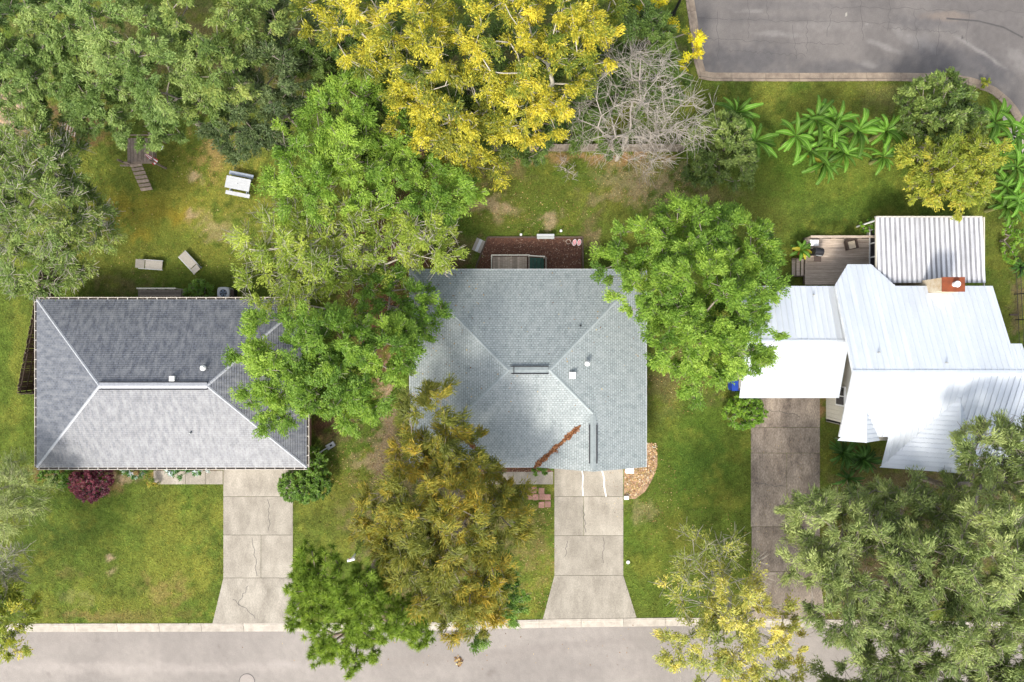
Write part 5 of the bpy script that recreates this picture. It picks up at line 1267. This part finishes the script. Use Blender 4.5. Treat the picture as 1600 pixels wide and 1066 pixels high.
# oaks at the lower right
G3 = 'grey green oaks at the lower right'
kw = dict(lai=2.6, dens=3.8, L=.24, W=.06, csize=.62, flat=.7, droop=-.05, irregular=.28, twig=7, twr=.010, twl=.9)
tree('live_oak', 'feathery grey green oak beside the stained driveway', 'tree', [(1300, 825, 60, 6.5, 2.0), (1265, 880, 42, 7, 2), (1350, 880, 58, 7.5, 2.2), (1310, 945, 56, 8, 2.2), (1350, 808, 42, 5.5, 1.6)], 'oakgrey', G3, seed=31, **kw)
tree('live_oak', 'feathery grey green oak just below the small white front gables', 'tree', [(1440, 834, 76, 5.6, 1.7), (1485, 788, 46, 4.8, 1.3), (1400, 797, 44, 5.2, 1.4), (1450, 900, 68, 8.5, 2.3), (1390, 940, 50, 8, 2)], 'oakgrey', G3, seed=32, **kw)
tree('live_oak', 'feathery oak overlapping the right end of the white roof', 'tree', [(1560, 705, 58, 8, 2), (1580, 790, 58, 9, 2.2), (1540, 860, 68, 10, 2.4), (1595, 890, 50, 9, 2), (1538, 712, 34, 7, 1.6), (1600, 720, 45, 8, 2)], 'oakgrey', G3, seed=33, tinc=.08, **kw)
tree('live_oak', 'feathery oak over the street in the lower right corner', 'tree', [(1385, 1010, 52, 8, 2.2), (1440, 1040, 60, 8, 2), (1330, 1045, 45, 7, 2), (1500, 980, 72, 9, 2.4), (1575, 1010, 66, 9, 2.4), (1530, 1060, 55, 8, 2), (1600, 960, 50, 9, 2), (1330, 1130, 62, 8.5, 2.3), (1420, 1130, 66, 9, 2.4), (1510, 1140, 66, 9, 2.4), (1600, 1110, 60, 9, 2.3), (1265, 1125, 48, 8, 2.0)], 'oakgrey', G3, seed=34, tinc=.05, **kw)
tree('thin_tree', 'sparse yellow leaved tree at the kerb between two driveways', 'tree', [(1150, 945, 52, 7, 2), (1200, 975, 40, 6.5, 1.8), (1120, 1005, 52, 7, 2), (1180, 1030, 48, 6.5, 1.8), (1060, 1010, 34, 6, 1.5), (1130, 1065, 50, 6, 1.6), (1220, 1055, 28, 6, 1.4), (1230, 1000, 22, 6, 1.2)], 'sparse', seed=35, base=(1135, 905), lai=1.15, dens=3.0, L=.17, W=.08, csize=.55, twig=5, twr=.010, twl=1, tinc=.06, bark='barkpale', irregular=.3)
tree('thin_tree', 'thin half bare yellowish tree on the lawn above the kerb', 'tree', [(1095, 880, 45, 6, 1.6), (1085, 930, 48, 6, 1.6), (1150, 900, 40, 6.5, 1.6), (1130, 855, 26, 6, 1.2)], 'sparse', seed=36, base=(1120, 890), lai=.4, dens=2.2, L=.15, W=.07, csize=.55, twig=7, twr=.011, twl=1.2, bark='barkpale', irregular=.3, tinc=-.12)
tree('wispy_tree', 'wispy pale tree at the left edge in front of the gutter house', 'tree', [(25, 768, 42, 5, 1.4), (8, 800, 34, 5, 1.3), (52, 775, 24, 4.5, 1.1), (18, 740, 24, 4.5, 1.1)], 'wispy', seed=37, base=(-60, 770), lai=.8, dens=4.5, L=.20, W=.04, csize=.6, twig=5, twr=.008, twl=1.2, bark='barkolive', irregular=.3)
tree('wispy_tree', 'whitish twiggy branches at the left edge above the street', 'tree', [(0, 890, 34, 5, 1.0), (20, 880, 16, 4.8, .7), (15, 905, 18, 4.6, .8)], 'wispy', seed=38, base=(-60, 880), lai=.5, dens=6, L=.2, W=.04, csize=.5, twig=12, twr=.014, twl=1.2, bark='barkpale', tinc=.2)
tree('small_tree', 'yellow green tree at the left edge overhanging the kerb', 'tree', [(5, 965, 44, 6, 1.6), (35, 955, 24, 5.5, 1.2), (15, 995, 26, 5.5, 1.2), (0, 930, 30, 6, 1.2)], 'chart', seed=39, base=(-60, 950), lai=1.9, dens=5, L=.18, W=.08, csize=.5)
# round shrubs and small trees by the banana plants
tree('bushy_tree', 'dark dense bushy tree beside the bare tree', 'tree', [(1125, 235, 50, 3.2, 1.8), (1105, 262, 30, 2.6, 1.4), (1150, 255, 32, 2.6, 1.4), (1100, 215, 26, 2.8, 1.3), (1125, 205, 30, 3, 1.4)], 'dark', 'dark round trees', seed=40, lai=3.4, dens=6, L=.17, W=.09, csize=.4, shell=.7)
tree('bushy_tree', 'dark round glossy tree next to the curved kerb', 'tree', [(1463, 175, 52, 3.6, 1.9), (1430, 178, 30, 3, 1.5), (1497, 185, 32, 3, 1.5), (1460, 205, 38, 3, 1.5), (1470, 150, 28, 3, 1.4)], 'dark', 'dark round trees', seed=41, lai=3.4, dens=6, L=.19, W=.10, csize=.4, shell=.72, tinc=.08)
tree('chartreuse_tree', 'yellow green round tree below the dark glossy tree', 'tree', [(1480, 268, 58, 4.5, 2), (1445, 250, 34, 4, 1.5), (1520, 248, 36, 4.2, 1.6), (1510, 300, 32, 3.8, 1.4), (1450, 292, 30, 3.8, 1.4)], 'chart', seed=42, lai=2.5, dens=4.6, L=.17, W=.08, csize=.5)
sh = dict(lai=6, dens=34, L=.11, W=.065, csize=.15, shell=.86, twig=2, fork=.3, flat=.8, irregular=.06, rtip=.01)
tree('hedge', 'clipped L shaped green hedge at the corner of the gutter house', 'hedge', [(491, 722, 21, 1.0, .75), (491, 745, 24, 1.0, .8), (475, 758, 25, 1.0, .8), (459, 757, 21, 1.0, .75), (497, 762, 18, 1.0, .7), (455, 766, 15, .9, .7), (480, 768, 18, 1.0, .7), (494, 712, 14, .9, .6)], 'hedge', seed=43, **sh)
tree('round_shrub', 'round bright green shrub at the corner of the white garage', 'shrub', [(1163, 643, 27, 1.0, .9), (1150, 648, 18, .9, .7), (1178, 645, 17, .9, .7), (1163, 632, 18, .9, .7)], 'lawnhedge', seed=44, **sh)
tree('purple_shrub', 'round purple shrub at the front of the gutter house', 'shrub', [(143, 755, 27, .9, .8), (155, 752, 20, .8, .7), (128, 755, 18, .8, .7), (142, 765, 17, .7, .6)], 'purple', seed=45, **dict(sh, lai=3.2, twig=4))
fl = dict(lai=3, dens=22, L=.13, W=.07, csize=.22, shell=.5, twig=1, fork=.3, rtip=.008)
tree('flower_bush', 'low bush with pale flowers left of the front path', 'flower', [(208, 737, 9, .45, .35), (198, 736, 7, .4, .3), (219, 736, 6, .4, .3)], 'flower', 'flowering bushes under the front eaves', seed=46, **fl)
tree('flower_bush', 'low bush with pale flowers along the front path', 'flower', [(275, 737, 8, .45, .35), (288, 737, 8, .45, .35), (300, 736, 7, .4, .3), (265, 736, 6, .4, .3), (316, 736, 6, .4, .3)], 'flower', 'flowering bushes under the front eaves', seed=47, **fl)
tree('croton_plant', 'small yellow and red leaved plant by the front path', 'plant', [(232, 752, 6, .5, .4), (238, 760, 5, .4, .3)], 'orange', seed=48, **fl)
tree('round_shrub', 'green shrub behind the gutter house next to the landing', 'shrub', [(312, 453, 15, .7, .6), (300, 458, 10, .6, .5), (325, 458, 11, .6, .5)], 'hedge', seed=49, **sh)
tree('round_shrub', 'low green shrub at the front left corner of the gutter house', 'shrub', [(95, 744, 16, .8, .6), (75, 745, 12, .7, .5), (110, 743, 10, .6, .5)], 'hedge', seed=50, **sh)
tree('round_shrub', 'tiny green shrub at the front wall of the middle house', 'shrub', [(843, 734, 9, .6, .5), (852, 732, 7, .5, .4)], 'hedge', seed=51, **sh)
tree('round_shrub', 'small green shrub at the corner of the tin patio roof', 'shrub', [(1355, 352, 9, .9, .6), (1362, 360, 7, .8, .5)], 'lawnhedge', seed=52, **sh)
tree('vine', 'green vine climbing along the fence at the right edge', 'vine', [(1572, 345, 9, 1.2, .7), (1574, 365, 8, 1.1, .6), (1577, 385, 8, 1.0, .6), (1580, 400, 9, .9, .6), (1590, 372, 12, 1.2, .7)], 'lawnhedge', seed=53, **sh)
tree('weed_tuft', 'yellowish weed growing in the kerb at the road corner', 'weed', [(1537, 128, 7, .2, .15)], 'chart', 'weeds in the upper kerb', seed=54, **fl)
tree('weed_tuft', 'small green weed growing in the kerb above the glossy tree', 'weed', [(1476, 112, 5, .2, .15)], 'chart', 'weeds in the upper kerb', seed=55, **fl)

# ---- bare tree
rng = np.random.default_rng(77)
tree('bare_tree', 'bare pale leafless tree standing at the back fence', 'tree', [(985, 140, 75, 7.5, 1.6), (930, 170, 45, 6, 1.3), (1040, 175, 60, 6.5, 1.4), (980, 100, 40, 7, 1.2), (1075, 180, 38, 6, 1.0), (990, 205, 55, 5.5, 1.3), (1000, 240, 40, 4, 1.0), (930, 220, 28, 4.5, 1.0), (1050, 215, 38, 5, 1.0)], 'oak', seed=78, base=(963, 250), leaves=False, dens=3.0, twig=7, bark='dead', rtip=.0095, twr=.0085, twl=1.5, csize=.5, shell=.45, fork=.55)
tree('fallen_branch', 'thin bare branch hanging over the grass beside the yellow tree', 'branch', [(885, 262, 14, 1.0, .5), (880, 245, 10, 1.1, .4), (890, 278, 9, .8, .4)], 'oak', seed=79, leaves=False, dens=9, twig=4, bark='dead', rtip=.012, twr=.010, twl=1.0, csize=.3)

# ---- pine with star shaped needle tufts
def pine(label, lobes, seed):
    rng = np.random.default_rng(seed); C_ = []
    for l in lobes:
        p, r, rz_ = world_lobe(l); n = int(36 * r * r); u = rng.normal(0, 1, (n * 3, 3)); u /= np.linalg.norm(u, axis=1, keepdims=True); u = u[u[:, 2] > -.2][:n]
        th = np.arctan2(u[:, 1], u[:, 0]); mod = 1 + .15 * np.sin(3 * th + rng.uniform(0, 6)) + .1 * np.sin(5 * th + rng.uniform(0, 6))
        C_.append(np.array(p) + u * ((.55 + .45 * rng.random(len(u))) * mod)[:, None] * np.array([r, r, rz_]))
    cen = np.concatenate(C_)
    top = cen.mean(0); b3 = Vector((top[0] + .6, top[1] + 1.0, 0)); ob = np.array(b3)
    t = thing('pine_tree', label, 'tree', b3)
    NP, par, cnt = skeleton(rng, (b3.x, b3.y, -.1), (top[0], top[1], top[2] * .6), cen, wig=.08)
    i = np.arange(1, len(NP)); rad = np.maximum(.014 * np.maximum(cnt, 1) ** .48, .012)
    Vb, Fb = prisms(NP[par[i]], NP[i], np.minimum(rad[par[i]], rad[i] * 1.5), rad[i], 5); link('trunk', np_mesh('trunk', Vb - ob, Fb), M['pinebark'], t)
    k = 56; n = len(cen); c = np.repeat(cen, k, 0); d = rng.normal(0, 1, (n * k, 3)); d[:, 2] = np.abs(d[:, 2]) * .7 - .05; d /= np.linalg.norm(d, axis=1, keepdims=True)
    ln = rng.uniform(.26, .44, (n * k, 1)); sd = np.cross(d, rng.normal(0, 1, d.shape)); sd /= np.linalg.norm(sd, axis=1, keepdims=True); w_ = .026
    V = np.stack([c + d * .03 - sd * w_, c + d * .03 + sd * w_, c + d * ln], 1).reshape(-1, 3)
    tint = np.clip(np.repeat(rng.random(n) * .6, k) + rng.normal(.25, .15, n * k), 0, 1)
    link('crown', np_mesh('crown', V - ob, np.arange(n * k * 3).reshape(-1, 3), {'tint': np.repeat(tint, 3)}), LM['pine'], t)
pine('green pine with star shaped needle tufts overhanging the street', [(505, 900, 48, 8, 1.8), (485, 925, 40, 8, 1.5), (560, 920, 52, 9, 2), (590, 955, 56, 8.5, 2), (525, 975, 50, 8, 1.8), (635, 960, 38, 7, 1.5), (560, 1015, 36, 7, 1.3), (510, 1015, 26, 6.5, 1.1), (658, 990, 24, 6.5, 1.1), (600, 890, 26, 7.5, 1.2), (470, 960, 25, 7.5, 1.2), (480, 870, 22, 8, 1.2)], 91)

# ---- banana plants: every leaf a part
M['banana'] = None
def bananamat(name, c, cr):
    m, t, b = newmat(name); L = t.links.new
    uv = N(t, 'ShaderNodeUVMap'); uv.uv_map = 'UVMap'; sp = N(t, 'ShaderNodeSeparateXYZ'); L(uv.outputs[0], sp.inputs[0])
    r = ramp(t, sp.outputs[0], [(.0, c), (.44, c), (.47, cr), (.53, cr), (.56, c), (1, c)])
    wv = N(t, 'ShaderNodeTexWave'); wv.inputs['Scale'].default_value = 9; wv.bands_direction = 'Y'; wv.inputs['Distortion'].default_value = 2; L(uv.outputs[0], wv.inputs['Vector'])
    oi = N(t, 'ShaderNodeObjectInfo'); mr = N(t, 'ShaderNodeMapRange'); mr.inputs[3].default_value = .5; mr.inputs[4].default_value = 1.4; L(oi.outputs['Random'], mr.inputs[0])
    m2 = N(t, 'ShaderNodeMapRange'); m2.inputs[3].default_value = .82; m2.inputs[4].default_value = 1.12; L(wv.outputs['Fac'], m2.inputs[0])
    mu = N(t, 'ShaderNodeMath', operation='MULTIPLY'); L(mr.outputs[0], mu.inputs[0]); L(m2.outputs[0], mu.inputs[1])
    vm = N(t, 'ShaderNodeVectorMath', operation='SCALE'); L(r.outputs[0], vm.inputs[0]); L(mu.outputs[0], vm.inputs['Scale'])
    L(vm.outputs[0], b.inputs['Base Color']); b.inputs['Roughness'].default_value = .5; b.inputs['Specular IOR Level'].default_value = .15
    tr = N(t, 'ShaderNodeBsdfTranslucent'); L(vm.outputs[0], tr.inputs['Color']); mx = N(t, 'ShaderNodeMixShader'); mx.inputs[0].default_value = .28
    L(b.outputs[0], mx.inputs[1]); L(tr.outputs[0], mx.inputs[2]); L(mx.outputs[0], t.nodes['Material Output'].inputs['Surface'])
    return m
M['banana'] = bananamat('banana_leaf', (.09, .20, .02), (.24, .36, .09)); M['bananayel'] = bananamat('yellow_leaf', (.36, .33, .03), (.45, .40, .08)); M['frond'] = bananamat('frond_leaf', (.05, .12, .02), (.11, .2, .04))
def leaf_mesh(name, L, W, rise, droop, rng, seg=8, fold=.28, tears=True):
    """arching blade on a stalk, rises then droops; folded along the midrib, torn edges"""
    mb = MB(); pts = []
    for i in range(seg + 1):
        f = i / seg; x = L * f; z = rise * math.sin(f * math.pi * .55) - droop * f ** 2.2
        x *= (1 - .12 * f * droop)
        wf = .03 if i == 0 else W * .5 * min(1, (max(0, f - .1) / .18) ** .7) * (1 - max(0, f - .55) ** 1.6 * 1.9)
        wl = max(.012, wf * (1 + rng.uniform(-.14, .14))); wr_ = max(.012, wf * (1 + rng.uniform(-.14, .14)))
        pts.append((x, z, wl, wr_, f))
    for a, b in zip(pts[:-1], pts[1:]):
        tl = rng.uniform(.86, 1) if tears else 1
        mb.poly([(a[0], 0, a[1]), (b[0], 0, b[1]), (b[0] - .0, b[2] * tl, b[1] + b[2] * fold), (a[0], a[2], a[1] + a[2] * fold)], [(.5, a[4]), (.5, b[4]), (1, b[4]), (1, a[4])])
        mb.poly([(b[0], 0, b[1]), (a[0], 0, a[1]), (a[0], -a[3], a[1] + a[3] * fold), (b[0], -b[3] * tl, b[1] + b[3] * fold)], [(.5, b[4]), (.5, a[4]), (0, a[4]), (0, b[4])])
    return mb.mesh(name)
rb = random.Random(21)
BL = []
for i in range(6):
    me = leaf_mesh('leaf', rb.uniform(1.5, 1.9), rb.uniform(.28, .35), rb.uniform(.35, .75), rb.uniform(.3, .7), rb); me.materials.append(M['banana']); BL.append(me)
BD = leaf_mesh('leaf', 1.3, .2, .2, 1.0, rb); BD.materials.append(M['bananayel'])
stem_b = MB(); stem_b.tube((0, 0, 0), (0, 0, 1.7), .14, .08, 8); stem_me = stem_b.mesh('stem'); stem_me.materials.append(M['stem'])
def banana(px, py, zc, sc, lb, nl=9):
    p = P(px, py, zc); p.z = 0
    t = thing('banana_plant', lb, 'banana plant', p, rb.uniform(0, 6.28), 'banana plants in the right garden'); sc2 = sc
    o = link('stem', stem_me, None, t); o.scale = (1, 1, zc / 1.75)
    a0 = rb.uniform(0, 6.28)
    for i in range(nl):
        o = link('leaf', BD if i == 0 and rb.random() < .45 else rb.choice(BL), None, t); o.location = (0, 0, zc * .93 + .02 * i); s_ = sc2 * rb.uniform(.6, 1.12)
        o.scale = (s_, s_, s_); o.rotation_euler = (0, rb.uniform(-.45, .15), a0 + i * 2.4 + rb.uniform(-.35, .35)); o.rotation_euler.x = rb.uniform(-.2, .2)
BP = [(1149, 176, 2.6, 1.0, 'banana plant behind the dark bushy tree, upper of two'), (1179, 221, 2.3, 1.0, 'banana plant at the right side of the dark bushy tree'),
 (1243, 213, 2.2, 1.05, 'banana plant at the left end of the large clump'), (1274, 186, 2.6, 1.0, 'banana plant at the top left of the large clump'), (1304, 192, 2.6, 1.05, 'banana plant at the top middle of the large clump'),
 (1263, 238, 2.0, 1.0, 'banana plant at the lower left of the large clump'), (1287, 256, 1.9, 1.05, 'banana plant lowest in the large clump'), (1319, 240, 2.0, 1.0, 'banana plant at the lower right of the large clump'), (1296, 218, 2.4, 1.0, 'banana plant in the centre of the large clump'),
 (1340, 205, 2.4, 1.1, 'broad leaved banana plant joining the clump to the glossy tree'), (1384, 205, 2.2, 1.05, 'banana plant touching the dark glossy round tree'), (1379, 246, 1.6, .8, 'small banana plant with yellowing leaf at the lawn edge'),
 (1553, 192, 2.6, 1.1, 'banana plant next to the pale ramp at the kerb corner'), (1582, 210, 2.6, 1.1, 'banana plant at the right edge below the pale ramp'), (1566, 245, 2.4, 1.05, 'banana plant right of the yellow green tree, upper'), (1588, 262, 2.4, 1.05, 'banana plant at the right edge beside the yellow green tree'),
 (1572, 292, 2.2, 1.0, 'banana plant right of the yellow green tree, lower'), (1590, 315, 2.2, 1.0, 'banana plant at the right edge above the green vine'), (1570, 322, 1.9, .9, 'banana plant at the top end of the green vine')]
for q in BP: banana(*q, nl=16)
# potted plant on the deck
p = P(1253, 390, 1.2); p.z = dz
t = thing('potted_plant', 'yellow green potted plant at the left corner of the deck', 'plant', P(1251, 391, .9).xy.to_3d(), 0.3)
t.location.z = .02
mb = MB(); mb.tube((0, 0, 0), (0, 0, .5), .18, .26, 12); mb.build('pot', M['rust'], t)
PL_ = [leaf_mesh('leaf', .85, .28, .45, .35, rb) for _ in range(2)]; PL_[0].materials.append(M['banana']); PL_[1].materials.append(M['bananayel'])
for i in range(11):
    o = link('leaf', PL_[1] if i in (2, 5, 9) else PL_[0], None, t); o.location = (0, 0, .55 + .03 * i); o.rotation_euler = (0, rb.uniform(-.5, 0), i * 2.4)
# ferny plants in front of the white house
FR = []
for i in range(4):
    me = leaf_mesh('frond', rb.uniform(1.0, 1.3), .16, rb.uniform(.3, .6), rb.uniform(.3, .7), rb, 7, .2); me.materials.append(M['frond']); FR.append(me)
def fern(name, lb, cat, px, py, n, sc, z=.15, group=None):
    p = P(px, py); t = thing(name, lb, cat, p, 0, group)
    b_ = MB(); b_.tube((0, 0, 0), (0, 0, z + .1), .07 * sc, .05 * sc, 6); b_.build('stem', M['stem'], t)
    for i in range(n):
        o = link('leaf', rb.choice(FR), None, t); o.location = (rb.uniform(-.1, .1), rb.uniform(-.1, .1), z + .12 * rb.random()); s_ = sc * rb.uniform(.7, 1.15); o.scale = (s_, s_, s_); o.rotation_euler = (0, rb.uniform(-.7, .1), i * 2.4 + rb.uniform(-.3, .3))
GF = 'ferny plants in front of the white house'
fern('fern', 'large green fern beside the stained driveway and the white house', 'fern', 1310, 705, 34, 1.15, .4, GF)
fern('fern', 'dense fern directly below the smallest white gable', 'fern', 1340, 715, 34, 1.1, .5, GF)
fern('fern', 'low fern at the edge of the grey green oaks', 'fern', 1320, 745, 26, 1.0, .3, GF)
fern('spiky_plant', 'dark spiky plant beside the wire fence at the right edge', 'plant', 1585, 418, 30, .75, .4)

print('LEAVES', TOT[0])
